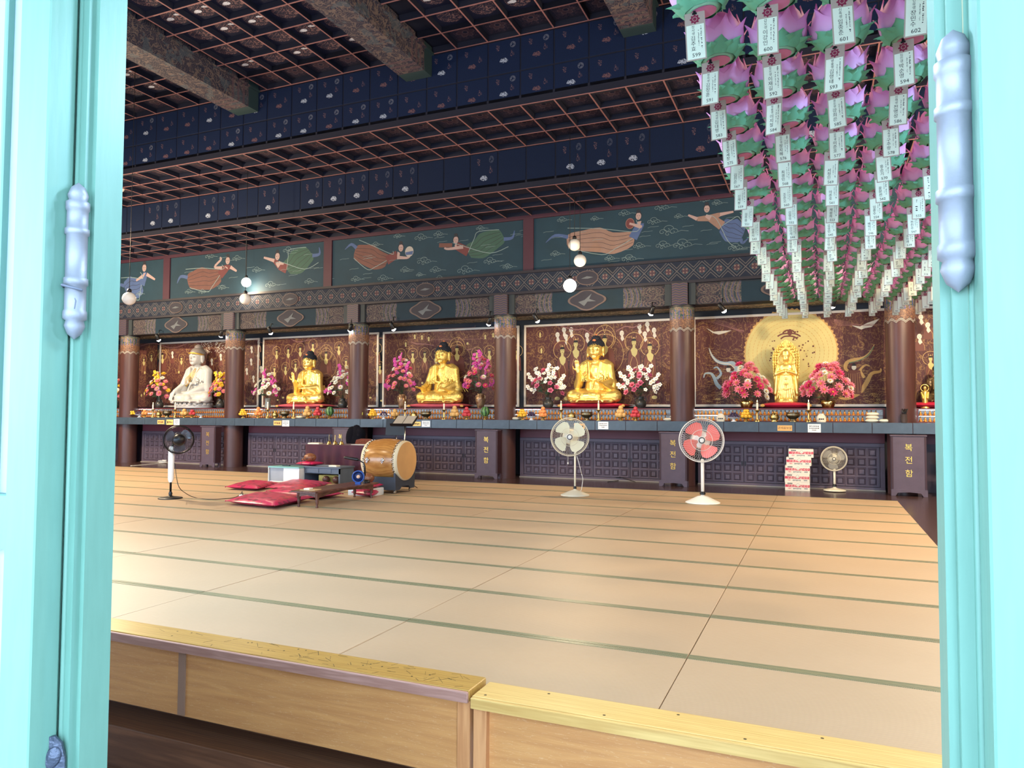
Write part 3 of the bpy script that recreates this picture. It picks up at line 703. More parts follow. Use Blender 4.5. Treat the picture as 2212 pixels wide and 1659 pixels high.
for gxx in (-20, -15.5, -11, -6.5, -2, 2.5):
    for gy in (6.4,):
        globe(Vector((gxx, gy, 6.6)), 8.6 if gy > 5.3 else 6.4, 1, GLOBE_W, 'lit white glass globe pendant lamp in the front half of the hall'); k += 1  # unseen globe row, added to raise the light inside the hall

for gp, gw in (((-5.75, 4.2, 4.2), 950), ((3.2, 4.7, 3.4), 450), ((-.75, 1.9, 2.85), 85)): globe(Vector(gp), 6.42, 1, gw, 'cool lit glass globe lamp beside the doorway', colr=(.46, .72, 1.0))  # cool globes added out of view to brighten near mats and lanterns
for gp, gw in (((3.3, 9.4, 4.8), 850), ((3.3, 12.9, 4.8), 1050), ((-14.2, 10.4, 5.0), 1300), ((-19.2, 12.6, 5.0), 1100)): globe(Vector(gp), 7.3 if gp[1] > 12.2 else 8.64, 1, gw, 'lit glass globe lamp at the side of the hall')  # warm globes added behind the jambs to light the far mats
# spotlights on the lintel
SPL = MT('spot_lens', (1, 1, 1, 1), .4); SPL.emit((1, .98, .92, 1), 60)
def spot(x, y, tx, tz, where, power=None):
    P = py(x, y, 15.86); t = thing('spotlight', 'small black spotlight clipped to the lintel '+where, 'spotlight', P, 0, 'spotlights on the lintel')
    tgt = Vector((tx, 16.75, tz)); d = (tgt-P).normalized(); q = d.to_track_quat('-Z', 'Y').to_matrix().to_4x4()
    MB().lathe([(.02, .13), (.045, .12), (.05, .0), (.06, -.06)], 16, 0, q).build('housing', BLACK, t)
    MB().lathe([(.056, -.056), (.05, -.085), (.03, -.105), (0, -.112)], 16, 0, q).build('lens', SPL.m, t)
    MB().tube([(0, 0, .02), (0, .05, 3.99-P.z), (0, .12, 3.99-P.z)], .012, 6).build('bracket', BLACK, t)
    l = bpy.data.lights.new('spot_light', 'SPOT'); l.energy = power or SPOT_W; l.color = (1, .93, .76); l.spot_size = 1.25; l.spot_blend = .6; l.shadow_soft_size = .04
    lo = bpy.data.objects.new('spot_light', l); COL.objects.link(lo); lo.parent = t; lo.matrix_basis = Matrix.Translation(d*.13) @ q
for a in [(341, 730, -18.3, 2.3, 'left of the white statue'), (583, 715, -14.0, 2.3, 'over the white and magenta bouquet'), (757, 709, -12.6, 2.3, 'half hidden behind a column'), (848, 706, -9.8, 2.3, 'left of the patterned gold statue'),
          (1057, 695, -8.2, 2.2, 'right of the patterned gold statue'), (1158, 688, -5.6, 2.3, 'over the left white orchid bouquet'), (1408, 672, -4.2, 2.2, 'over the right white orchid bouquet'), (1560, 666, -.9, 2.2, 'left of the radiant disc painting'), (478, 722, -17.0, 2.3, 'right of the white statue'), (1800, 655, -.2, 2.2, 'behind the lotus lanterns'), (2060, 640, 3.0, 2.2, 'over the dark bronze statue')]: spot(*a)

# ------------------------------------------------------------ altar paintings
YP = 17.25
CV = MT('maroon_silk', rgb(92, 42, 44), .6); _n = CV.noise(1.2, 4); _l = ((CV.noise(3.2, 5, CV.coord('Object', (1, 1, 1)), 1.6)-.5).abs() < .012); _l2 = ((CV.noise(7, 4, CV.coord('Object', (2, 1, .7)), 1)-.5).abs() < .016)
CV.col(CV.mix(_l.max(_l2*.6)*.38, CV.mix(_n, rgb(66, 28, 34), rgb(88, 42, 42)), rgb(190, 150, 90)))
PF = flat('off_white_frame', rgb(214, 208, 198), .5, 0, .05)
FM = [flat('figure_cream', rgb(196, 182, 120), .6, 0, .06), flat('figure_white', rgb(204, 200, 188), .6, 0, .05), flat('figure_black', rgb(28, 24, 30), .6), flat('figure_gold_line', rgb(200, 164, 100), .5), flat('figure_robe', rgb(104, 58, 50), .6, 0, .2), flat('figure_cloud', rgb(140, 96, 92), .6), flat('figure_blue', rgb(150, 172, 186), .6), flat('figure_ochre', rgb(186, 148, 88), .6), flat('figure_green', rgb(84, 110, 84), .6)]
def smooth(pts, ws, k=4):
    n = len(pts); P = []; W = []
    for i in range(n-1):
        p0, p1, p2, p3 = pts[max(i-1, 0)], pts[i], pts[i+1], pts[min(i+2, n-1)]
        for q in range(k):
            t = q/k; P.append(tuple(.5*(2*b+(c-a)*t+(2*a-5*b+4*c-d)*t*t+(3*b-a-3*c+d)*t**3) for a, b, c, d in zip(p0, p1, p2, p3))); W.append(ws[i]*(1-t)+ws[i+1]*t)
    return P+[pts[-1]], W+[ws[-1]]
class Fig:
    def __init__(s, Y): s.m = MB(); s.Y = Y; s.n = 0
    def loc(s, x, y):
        P = py(x, y, s.Y); k = (P-Vector((0, 0, CAM_H))).dot(FWD)/F_PX; return P.x, P.z, k
    def lay(s): s.n += 1; return s.Y-.002-.00002*s.n
    def P(s, pts, mi): y = s.lay(); s.m.prism(pts, y, s.Y-.001, mi)
    def S(s, pts, w_, mi): y = s.lay(); s.m.strip(pts, w_, y, s.Y, mi)
    def E(s, x, z, rx, rz_, mi, n=14): y = s.lay(); s.m.disc(x, z, rx, y, s.Y-.001, mi, n, rz_)
    def O(s, x, z, r, w_, mi, rz_=None): y = s.lay(); s.m.ring(x, z, r, w_, y, s.Y, mi, 26, rz_)
    def bodhi(s, x, y, size, crown=True, robe=True, cm=0):
        X, Z, k = s.loc(x, y); h = size*k
        s.O(X, Z+.1*h, 1.25*h, .07*h, 3)
        if robe:
            s.P([(X-.5*h, Z-.7*h), (X+.5*h, Z-.7*h), (X+.85*h, Z-1.6*h), (X+.95*h, Z-4.2*h), (X-.95*h, Z-4.2*h), (X-.85*h, Z-1.6*h)], 4)
            for q in (-1, 1):
                s.S([(X+q*.45*h, Z-.7*h), (X+q*.8*h, Z-1.5*h), (X+q*.92*h, Z-3*h), (X+q*.8*h, Z-4.2*h)], .06*h, 2 if size > 8 else 3); s.S([(X+q*.2*h, Z-1.9*h), (X+q*.5*h, Z-2.8*h), (X+q*.3*h, Z-4.0*h)], .05*h, 3)
        s.P([(X-.16*h, Z-.3*h), (X+.16*h, Z-.3*h), (X+.2*h, Z-.75*h), (X+.5*h, Z-1.0*h), (X+.42*h, Z-1.6*h), (X+.1*h, Z-2.0*h), (X-.25*h, Z-1.7*h), (X-.46*h, Z-1.0*h), (X-.2*h, Z-.72*h)], cm)
        s.E(X, Z, .3*h, .46*h, cm); s.P([(X+.32*h*math.cos(a), Z+.2*h+.38*h*math.sin(a)) for a in [PI*q/8 for q in range(9)]], 2)
        if crown:
            s.E(X, Z+.62*h, .1*h, .12*h, 3)
            for q in (-1, 1): s.S([(X+q*.2*h, Z+.5*h), (X+q*.34*h, Z+.75*h), (X+q*.3*h, Z+.9*h)], .05*h, 3)
        for q in (-1, 1): s.S([(X+q*.06*h, Z+.05*h), (X+q*.2*h, Z+.06*h)], .05*h, 2)
        s.S([(X-.07*h, Z-.24*h), (X+.07*h, Z-.24*h)], .05*h, 4)
    def monk(s, x, y, size, turn=0):
        X, Z, k = s.loc(x, y); h = size*k
        s.P([(X-.2*h, Z-.35*h), (X+.25*h, Z-.35*h), (X+.75*h, Z-1.1*h), (X+.8*h, Z-2.4*h), (X-.7*h, Z-2.4*h), (X-.6*h, Z-1.1*h)], 4)
        s.E(X, Z, .36*h, .46*h, 1); s.P([(X-.1*h, Z-.35*h), (X+.2*h, Z-.35*h), (X+.42*h, Z-1.0*h), (X+.05*h, Z-1.35*h), (X-.2*h, Z-.9*h)], 1)
        for q in (-1, 1): s.S([(X+q*.13*h-.05*h, Z+.06*h), (X+q*.13*h+.07*h, Z+.06*h)], .05*h, 2)
        s.S([(X-.06*h, Z-.2*h), (X+.08*h, Z-.2*h)], .05*h, 2); s.S([(X+.35*h, Z-.8*h), (X+.7*h, Z-1.5*h), (X+.75*h, Z-2.3*h)], .04*h, 3)
    def buddha(s, x, y, size):
        X, Z, k = s.loc(x, y); h = size*k
        s.O(X, Z+.3*h, 1.5*h, .05*h, 3, 1.7*h); s.O(X, Z-2.0*h, 2.6*h, .05*h, 3, 2.8*h)
        s.P([(X-.6*h, Z-.9*h), (X+.6*h, Z-.9*h), (X+1.25*h, Z-1.6*h), (X+1.5*h, Z-3.6*h), (X-1.5*h, Z-3.6*h), (X-1.25*h, Z-1.6*h)], 4); s.bodhi(x, y, size, False, False)
        s.E(X, Z+.58*h, .12*h, .13*h, 2); s.E(X, Z+.72*h, .05*h, .05*h, 1)
        for q in (-1, 1): s.S([(X, Z+.9*h), (X+q*.2*h, Z+1.6*h), (X+q*.5*h, Z+2.0*h)], .05*h, 3)
    def cloud(s, pts, w_=2.2, mi=5):
        q = [s.loc(*p) for p in pts]; n = len(q); s.S(*smooth([(a, b) for a, b, c in q], [w_*q[0][2]*(.2+.7*math.sin(PI*(i+.5)/n)) for i in range(n)]), mi)
    def PL(s, pts, w_, mi): q = [s.loc(*p) for p in pts]; s.S(*smooth([(a, b) for a, b, c in q], [(w_ if not isinstance(w_, list) else w_[i])*q[0][2] for i in range(len(q))]), mi)
    def PP(s, pts, mi): s.P([s.loc(*p)[:2] for p in pts], mi)
def painting(x0, x1, label, fn):
    t = thing('altar_painting', label, 'painting', (0, 0, 0), 0, 'maroon altar paintings')
    z0, z1 = 1.70, 3.79; f = .055
    MB().box(x0+f, x1-f, YP, YP+.03, z0+f, z1-f).build('canvas', CV.m, t)
    for a in ((x0, x1, z1-f, z1), (x0, x1, z0, z0+f), (x0, x0+f, z0+f, z1-f), (x1-f, x1, z0+f, z1-f)): MB().bbox(a[0], a[1], a[2], a[3], 0, .045, .004, 0, TR(0, YP+.03, 0, rx=PI/2)).build('frame_board', PF, t)
    g = Fig(YP); fn(g); o = g.m.build('painted_figures', FM, t); o['kind'] = 'stuff'; return t
z1_ = lambda u, v: (230+u/4.88, 680+v/4.88); z2_ = lambda u, v: (540+u/6.144, 680+v/6.144); z3_ = lambda u, v: (800+u/6.144, 680+v/6.144); z4_ = lambda u, v: (1090+u/5.53, 680+v/5.53); z5_ = lambda u, v: (1440+u/4.424, 660+v/4.424)
def p1(g):
    for u, v in ((395, 470), (790, 460), (475, 430)): g.bodhi(*z1_(u, v), 7)
    g.buddha(*z1_(590, 430), 9)
    for u, v in ((695, 405), (885, 460), (1110, 480), (1205, 430), (1160, 610), (1605, 290), (1530, 350), (1600, 430), (1525, 480), (1630, 560), (1550, 660), (1480, 580)): g.monk(*z1_(u, v), 9)
    for u in (1055, 1195):
        for a in range(60):
            X, Z, k = g.loc(*z1_(u+RND.uniform(-60, 60), 345+RND.uniform(-60, 60))); g.E(X, Z, .9*k, .9*k, 1, 6)
    g.cloud([z1_(360, 330), z1_(500, 300), z1_(700, 350), z1_(900, 290), z1_(1000, 330)]); g.cloud([z1_(1450, 300), z1_(1550, 260), z1_(1650, 300)])
    for u, v in ((370, 850), (400, 830), (405, 610), (765, 605)): X, Z, k = g.loc(*z1_(u, v)); g.E(X, Z, 2*k, 3*k, 0)
def p2(g):
    for u, v in ((508, 470), (667, 450), (835, 400), (1180, 430), (1690, 450)): g.bodhi(*z2_(u, v), 9, False)
    for u, v in ((355, 490), (325, 720), (473, 700), (605, 660), (745, 640), (1275, 620), (1725, 690)): g.bodhi(*z2_(u, v), 8.5)
    g.buddha(*z2_(1010, 530), 11); g.cloud([z2_(540, 320), z2_(640, 360), z2_(760, 340), z2_(900, 310)]); g.cloud([z2_(1610, 310), z2_(1750, 310), z2_(1800, 330)])
    for u, v in ((440, 1100), (370, 1130), (1680, 1140), (1745, 1140), (1600, 1100)): X, Z, k = g.loc(*z2_(u, v)); g.E(X, Z, 3*k, 2*k, 0)
def p3(g):
    for u, v in ((590, 275), (685, 285), (775, 305), (1525, 280), (1630, 255), (470, 380)):
        X, Z, k = g.loc(*z3_(u, v)); g.O(X, Z+k*2, 5*k, .4*k, 3); g.E(X, Z, 2*k, 2.4*k, 0); g.P([(X-k, Z-k*2), (X+k, Z-k*2), (X+2.5*k, Z-7*k), (X-2*k, Z-7*k)], 0)
    for u, v in ((405, 530), (563, 525), (722, 520), (870, 530), (1415, 510), (1580, 490), (1950, 485)): g.bodhi(*z3_(u, v), 10)
    g.buddha(*z3_(1150, 460), 13)
    for w_, v in ((260, 250), (300, 350), (200, 200)): g.PL([z3_(1150-w_-40, v), z3_(1150-w_, v-20), z3_(1150+w_, v-30), z3_(1150+w_+40, v-60)], .7, 5)
    g.cloud([z3_(540, 360), z3_(620, 385), z3_(740, 390), z3_(850, 410)]); g.cloud([z3_(1260, 440), z3_(1300, 465), z3_(1400, 440)])
    for u, v in ((690, 905), (765, 890), (1955, 890), (1290, 380)): X, Z, k = g.loc(*z3_(u, v)); g.E(X, Z, 2.5*k, 2.5*k, 0)
def p4(g):
    for u, v in ((632, 240), (710, 180), (735, 265), (795, 180), (985, 245), (1400, 220), (1610, 140), (1705, 115), (1675, 230), (1785, 185)): g.monk(*z4_(u, v), 13)
    for u, v in ((690, 430), (850, 350), (1545, 330), (1735, 390)): g.bodhi(*z4_(u, v), 16)
    g.buddha(*z4_(1195, 300), 16)
    for u, v in ((425, 230), (440, 420)): X, Z, k = g.loc(*z4_(u, v)); g.O(X, Z, 7*k, .5*k, 3); g.E(X, Z-2*k, 2*k, 6*k, 0)
    g.PL([z4_(557, 110), z4_(557, 1060)], .5, 2); g.PL([z4_(1876, 50), z4_(1876, 1060)], .5, 2)
    g.cloud([z4_(650, 110), z4_(690, 140), z4_(860, 180), z4_(940, 170), z4_(1060, 240)], 3); g.cloud([z4_(1330, 200), z4_(1440, 140), z4_(1540, 150), z4_(1640, 100)], 3)
    for u, v in ((740, 1000), (630, 1000), (1790, 985)): X, Z, k = g.loc(*z4_(u, v)); g.E(X, Z, 6*k, 4*k, 0)
def p5(g):
    X, Z, k = g.loc(*z5_(1180, 450)); R_ = 97*k
    n = 120; g.P([(X+(R_ if i % 2 else R_*.965)*math.cos(2*PI*i/n), Z+(R_ if i % 2 else R_*.965)*math.sin(2*PI*i/n)) for i in range(n)], 7)
    g.E(X, Z, R_*.95, R_*.95, 0, 40)
    for q in (.88, .79, .70, .61, .52):
        m_ = int(90*q)
        for i in range(m_):
            a = 2*PI*i/m_; g.S([(X+q*R_*math.cos(a), Z+q*R_*math.sin(a)), (X+q*R_*math.cos(a+4/m_), Z+q*R_*math.sin(a+4/m_))], .8*k, 7)
    for i in range(70):
        a = RND.uniform(0, 2*PI); q = RND.uniform(.22, .5); ss = RND.uniform(.8, 2)*k; g.E(X+q*R_*math.cos(a), Z+q*R_*math.sin(a), ss, ss, 4, 7)
    for v, w_ in ((240, 60), (270, 110), (295, 80)): g.PL([z5_(1170-w_, v+25), z5_(1170-w_/2, v), z5_(1170+w_/2, v), z5_(1170+w_, v+25)], 3, 4)
    g.E(X, Z+44*k, 5*k, 7*k, 4)
    for sg, cx in ((1, 430), (-1, 1880)):     # cranes, then dragons below
        if sg == 1: g.PP([z5_(380, 215), z5_(450, 250), z5_(500, 245), z5_(620, 238), z5_(560, 262), z5_(500, 278), z5_(440, 262)], 1)
        else: g.PP([z5_(2035, 125), z5_(1960, 205), z5_(1900, 215), z5_(1860, 230), z5_(1765, 190), z5_(1850, 200), z5_(1920, 165)], 1)
    g.PL([z5_(u, v) for u, v in ((405, 405), (430, 470), (480, 530), (560, 555), (630, 550), (665, 590), (650, 640), (600, 640))], [1, 4, 6, 7, 8, 8, 7, 5], 6); g.PL([z5_(u, v) for u, v in ((410, 420), (440, 490), (500, 545), (600, 560), (650, 600))], 2, 1)
    g.PL([z5_(u, v) for u, v in ((520, 790), (480, 750), (455, 690), (425, 650), (370, 650), (355, 690))], [8, 8, 7, 5, 3, 2], 6); g.PL([z5_(u, v) for u, v in ((480, 700), (520, 650), (485, 590), (450, 600))], [6, 5, 3, 2], 6)
    g.PL([z5_(u, v) for u, v in ((1985, 370), (1950, 440), (1880, 500), (1780, 520), (1720, 550), (1710, 600), (1740, 630))], [1, 4, 6, 7, 8, 7, 4], 7); g.PL([z5_(u, v) for u, v in ((1980, 390), (1930, 470), (1850, 520), (1740, 550))], 2, 8)
    g.PL([z5_(u, v) for u, v in ((1640, 880), (1720, 890), (1800, 860), (1870, 800), (1920, 720), (1960, 650), (2040, 630), (2045, 600))], [3, 6, 8, 9, 9, 7, 5, 2], 7); g.PL([z5_(u, v) for u, v in ((1890, 690), (1850, 620), (1900, 570), (1940, 580))], [6, 5, 4, 2], 7)
    for (u, v, mi) in ((590, 610, 1), (1790, 590, 1)):
        g.PP([z5_(u-60, v+30), z5_(u+60, v+30), z5_(u+80, v+140), z5_(u+70, v+260), z5_(u-80, v+250), z5_(u-50, v+120)], 4); X, Z, k = g.loc(*z5_(u, v)); g.E(X, Z, 4.6*k, 6*k, mi); g.P([(X-4*k, Z+3*k), (X+4*k, Z+3*k), (X+2*k, Z+9*k), (X-2*k, Z+9*k)], 2)
        for q in range(6): g.PL([z5_(u-50+q*20, v+60), z5_(u-60+q*24, v+150), z5_(u-80+q*30, v+245)], .4, 3)
    for q in range(9): g.PL([z5_(330+q*22, 130+RND.uniform(0, 20)), z5_(450+q*20, 170), z5_(600+q*14, 210+q*6), z5_(740, 240)], .5, 5)
    for q in range(9): g.PL([z5_(2080-q*22, 170+RND.uniform(0, 20)), z5_(1900-q*10, 190), z5_(1700-q*8, 150+q*5), z5_(1600, 130)], .5, 5)
    for q in range(70):
        u = RND.choice((RND.uniform(300, 720), RND.uniform(1650, 2080))); v = RND.uniform(390, 960); g.PL([z5_(u, v), z5_(u+30, v-6), z5_(u+60, v+2), z5_(u+100, v-4)], .35, 3)
    for q in range(26):
        u = RND.choice((RND.uniform(330, 520), RND.uniform(1880, 2060))); v = RND.uniform(840, 940); g.PL([z5_(u, v), z5_(u+10, v-10), z5_(u+20, v), z5_(u+30, v-9), z5_(u+42, v+2)], .5, 3)
def p6(g):
    for x, y in ((1989, 685), (2004, 702), (1986, 727), (2030, 690), (2050, 720)): g.monk(x, y, 13)
    for x, y in ((2010, 775), (2060, 770)): g.bodhi(x, y, 12)
PX = [(COLX[i+1]+.07, COLX[i]-.07) for i in range(5)]
painting(*PX[0], 'maroon painting of a huge radiant disc flanked by dragons and cranes', p5)
painting(*PX[1], 'maroon painting of white headed monks and large haloed figures', p4)
painting(*PX[2], 'maroon painting with faint pagoda roofs and a row of haloed figures', p3)
painting(*PX[3], 'maroon painting with two tiers of crowned haloed figures', p2)
painting(*PX[4], 'maroon painting with bald monks and dotted fans behind the white statue', p1)
painting(COLX[0]+.07, COLX[0]+4.18, 'maroon painting of bearded faces behind the dark bronze statue', p6)
MB().box(XL, COLX[5]-.07, YP, YP+.03, 1.7, 3.79).build('wall_panel', CV.m)['kind'] = 'structure'

# ------------------------------------------------------------ murals above the lintel
MM = [flat('mural_skin', rgb(150, 130, 130), .7), flat('mural_rust', rgb(96, 64, 60), .7, 0, .2), flat('mural_hair', rgb(34, 36, 46), .7), flat('mural_line', rgb(116, 136, 140), .7), flat('mural_tan', rgb(126, 102, 94), .7, 0, .15), flat('mural_blue', rgb(62, 82, 124), .7, 0, .15), flat('mural_green', rgb(48, 78, 70), .7), flat('mural_pale', rgb(150, 148, 146), .7), flat('mural_maroon', rgb(92, 48, 52), .7)]
g = Fig(16.12)
y4 = lambda u, v: (240+u/4.424, 380+v/4.424); y5 = lambda u, v: (700+u/4.424, 400+v/4.424); y6 = lambda u, v: (1140+u/4.096, 400+v/4.096)
def swirl(c, r, turns=1.6, w_=.6):
    X, Z, k = g.loc(*c); pts = [(X+r*k*(1-i/22)*math.cos(turns*2*PI*i/20), Z+.75*r*k*(1-i/22)*math.sin(turns*2*PI*i/20)) for i in range(21)]; g.S(pts, w_*k, 3)
def puff(c, r):
    for dx, dz, q in ((0, 0, 1), (-.9, -.5, .7), (.9, -.4, .8), (0, -.8, .6)): swirl((c[0]+dx*r, c[1]-dz*r), r*q, 1.2)
    X, Z, k = g.loc(*c); g.S([(X+r*k*1.2, Z-r*k*.7), (X+r*k*2.2, Z-r*k*.4), (X+r*k*3.4, Z-r*k*.6)], .5*k, 3)
def dancer(f, head, shoulder, hip, feet, skirt, sash, arms, hold=None):
    hx, hy = head; S = lambda *p: [f(*q) for q in p]
    mid = ((hip[0]+feet[0])/2, (hip[1]+feet[1])/2); dx, dy = feet[0]-hip[0], feet[1]-hip[1]; L = math.hypot(dx, dy); nx, ny = -dy/L, dx/L
    w_ = [60, 95, 110, 90, 60]; cl = [hip, (hip[0]+dx*.3, hip[1]+dy*.3+L*.06), mid, (hip[0]+dx*.78, hip[1]+dy*.78), feet]
    up = [(p[0]+nx*q, p[1]+ny*q) for p, q in zip(cl, w_)]; dn = [(p[0]-nx*q, p[1]-ny*q) for p, q in zip(cl, w_)]
    g.PP([f(*p) for p in smooth(up+dn[::-1]+[up[0]], [1]*11, 3)[0][:-1]], skirt)
    for q in (-.6, -.2, .2, .6): g.PL([f(p[0]+nx*a*q, p[1]+ny*a*q) for p, a in zip(cl, w_)], .8, 2)
    g.PL([f(feet[0]+nx*40, feet[1]+ny*40), f(feet[0]+dx*.2+nx*80, feet[1]+dy*.2+ny*60), f(feet[0]+dx*.35+nx*20, feet[1]+dy*.3)], [8, 6, 1], 5)
    g.PL([f(*shoulder), f(*hip)], [17, 20], sash)
    for a in arms: g.PL([f(*shoulder), f(*a[0])], [15, 9], sash); g.PL([f(*p) for p in a], [8]+[5]*(len(a)-2)+[4], 0)
    g.PL([f(hx-10, hy+60), f(*shoulder)], [6, 12], 0)
    X, Z, k = g.loc(*f(hx, hy)); g.E(X, Z+2*k, 7.2*k, 9*k, 2); g.E(X, Z, 6*k, 8*k, 0); g.E(X, Z+11*k, 4.5*k, 4*k, 2)
    for q in (-1, 1): g.S([(X+q*1.2*k, Z+.6*k), (X+q*3.6*k, Z+.8*k)], .8*k, 2)
    g.S([(X-1*k, Z-4*k), (X+1.2*k, Z-4*k)], .9*k, 8)
    g.PL([f(shoulder[0]-40, shoulder[1]-30), f((shoulder[0]+hip[0])/2, hip[1]-60), f(mid[0]+nx*100, mid[1]+ny*100), f(feet[0]+nx*140, feet[1]+ny*120)], 1.2, 3)
    g.PL([f(*hip), f(hip[0]+dx*.3-nx*90, hip[1]+dy*.3-ny*90), f(mid[0]-nx*140, mid[1]-ny*130), f(feet[0]-nx*60, feet[1]-ny*60)], 1.2, 3)
dancer(y4, (1115, 810), (1100, 880), (1040, 950), (740, 1010), 1, 8, [((1060, 880), (990, 870), (1050, 800), (1040, 780)), ((1140, 870), (1200, 910))])
dancer(y4, (1590, 770), (1610, 860), (1680, 890), (1900, 730), 6, 8, [((1560, 810), (1460, 780)), ((1600, 830), (1650, 840))])
dancer(y4, (318, 880), (320, 950), (290, 1040), (140, 1090), 5, 5, [((300, 960), (240, 1000)), ((340, 940), (420, 990))])
dancer(y5, (735, 600), (700, 660), (600, 720), (300, 640), 1, 8, [((700, 690), (790, 695), (820, 680))])
X, Z, k = g.loc(*y5(815, 635)); g.E(X, Z, 10.5*k, 11.5*k, 7, 20); g.P([(X-10*k, Z-1*k), (X+10*k, Z+1*k), (X+8*k, Z-7*k), (X-8*k, Z-7*k)], 5)
dancer(y5, (1260, 525), (1270, 580), (1380, 640), (1700, 480), 6, 8, [((1330, 590), (1190, 610), (1150, 600))])
g.PL([y5(1100, 575), y5(1225, 575)], 9, 1)
dancer(y6, (980, 275), (1000, 340), (930, 470), (360, 500), 4, 5, [((1000, 370), (900, 340))])
X, Z, k = g.loc(*y6(905, 340)); g.E(X, Z, 10*k, 12*k, 8, 18); g.O(X, Z, 9*k, 1*k, 4, 11*k); g.PL([y6(900, 340), y6(960, 355), y6(1010, 370)], [5, 5, 6], 0)
dancer(y6, (1585, 210), (1620, 290), (1720, 360), (1900, 440), 5, 4, [((1500, 300), (1420, 265)), ((1700, 260), (1820, 235))])
for f, u, v, r in [(y4, 1200, 780, 7), (y4, 1690, 700, 8), (y4, 1390, 890, 7), (y4, 1520, 1030, 8), (y4, 1890, 1000, 7), (y4, 1060, 1060, 6), (y4, 870, 1100, 6), (y4, 740, 1100, 6), (y4, 940, 760, 7), (y4, 270, 1120, 5), (y5, 920, 490, 9), (y5, 700, 480, 6), (y5, 950, 715, 10), (y5, 1340, 800, 11), (y5, 1580, 715, 9), (y5, 300, 890, 7), (y5, 560, 880, 8), (y5, 770, 800, 7), (y5, 1060, 800, 8), (y5, 1090, 460, 7), (y5, 1490, 405, 6), (y5, 910, 850, 5), (y5, 1750, 770, 7), (y5, 1100, 880, 6), (y5, 490, 560, 6),
               (y6, 1180, 185, 10), (y6, 850, 240, 8), (y6, 1240, 390, 13), (y6, 1190, 520, 10), (y6, 1360, 510, 13), (y6, 890, 640, 10), (y6, 1830, 540, 10), (y6, 1110, 310, 9), (y6, 1330, 270, 6), (y6, 980, 530, 8), (y6, 240, 600, 7), (y6, 720, 640, 7), (y6, 1560, 120, 7), (y6, 1670, 150, 7), (y6, 300, 300, 7), (y6, 590, 290, 6)]: puff(f(u, v), r)
for q in range(60):
    x = RND.uniform(380, 1600); f = (x-380)/1220; y = RND.uniform(565-110*f, 630-70*f); X, Z, k = g.loc(x, y); g.S([(X, Z), (X+6*k, Z+1.5*k), (X+14*k, Z+k), (X+24*k, Z+1.6*k)], .45*k, 3)
o = g.m.build('mural_figures', MM, wall_m); o['kind'] = 'stuff'
# ------------------------------------------------------------ statues
def remesh(mb, voxel, smooth=2):
    me = mb.mesh('tmp', []); o = bpy.data.objects.new('tmp', me); COL.objects.link(o)
    r = o.modifiers.new('r', 'REMESH'); r.mode = 'VOXEL'; r.voxel_size = voxel; r.use_smooth_shade = True
    if smooth: q = o.modifiers.new('s', 'SMOOTH'); q.factor = .5; q.iterations = smooth
    return o
def finish(obs):                                    # [(temp object, material)] -> meshes, one depsgraph pass
    dg = bpy.context.evaluated_depsgraph_get(); out = []
    for o, m in obs:
        me = bpy.data.meshes.new_from_object(o.evaluated_get(dg)); me.materials.clear(); me.materials.append(m); me.polygons.foreach_set('use_smooth', [True]*len(me.polygons)); out.append(me)
    for o, m in obs: d = o.data; bpy.data.objects.remove(o); bpy.data.meshes.remove(d)
    return out
def hand(m, w, d, n, s=1.0, curl=.25, spread=.16, thumb=1):   # wrist w, pointing d, palm normal n
    w = Vector(w); d = Vector(d).normalized(); n = Vector(n).normalized(); sd = d.cross(n).normalized()
    pc = w+d*.055*s
    for q in (-.03, -.01, .01, .03): m.cap(w+sd*q*.6*s, w+d*.10*s+sd*q*s, .022*s, .02*s, 0, 8)
    for i, (q, L) in enumerate(((-.033, .085), (-.011, .10), (.012, .095), (.034, .075))):
        a = w+d*.10*s+sd*q*s; dd = (d+sd*(q*spread*60/2)*.5).normalized(); b = a+dd*L*.55*s; c = b+(dd+n*curl*2).normalized()*L*.5*s
        m.cap(a, b, .0145*s, .013*s, 0, 8); m.cap(b, c, .013*s, .011*s, 0, 8)
    a = w+d*.03*s-sd*.04*s*thumb; b = a+(d*.5-sd*.6*thumb+n*.35).normalized()*.06*s; m.cap(a, b, .017*s, .015*s, 0, 8); m.cap(b, b+(d*.9+n*.3).normalized()*.045*s, .015*s, .012*s, 0, 8)
HS = 1.22
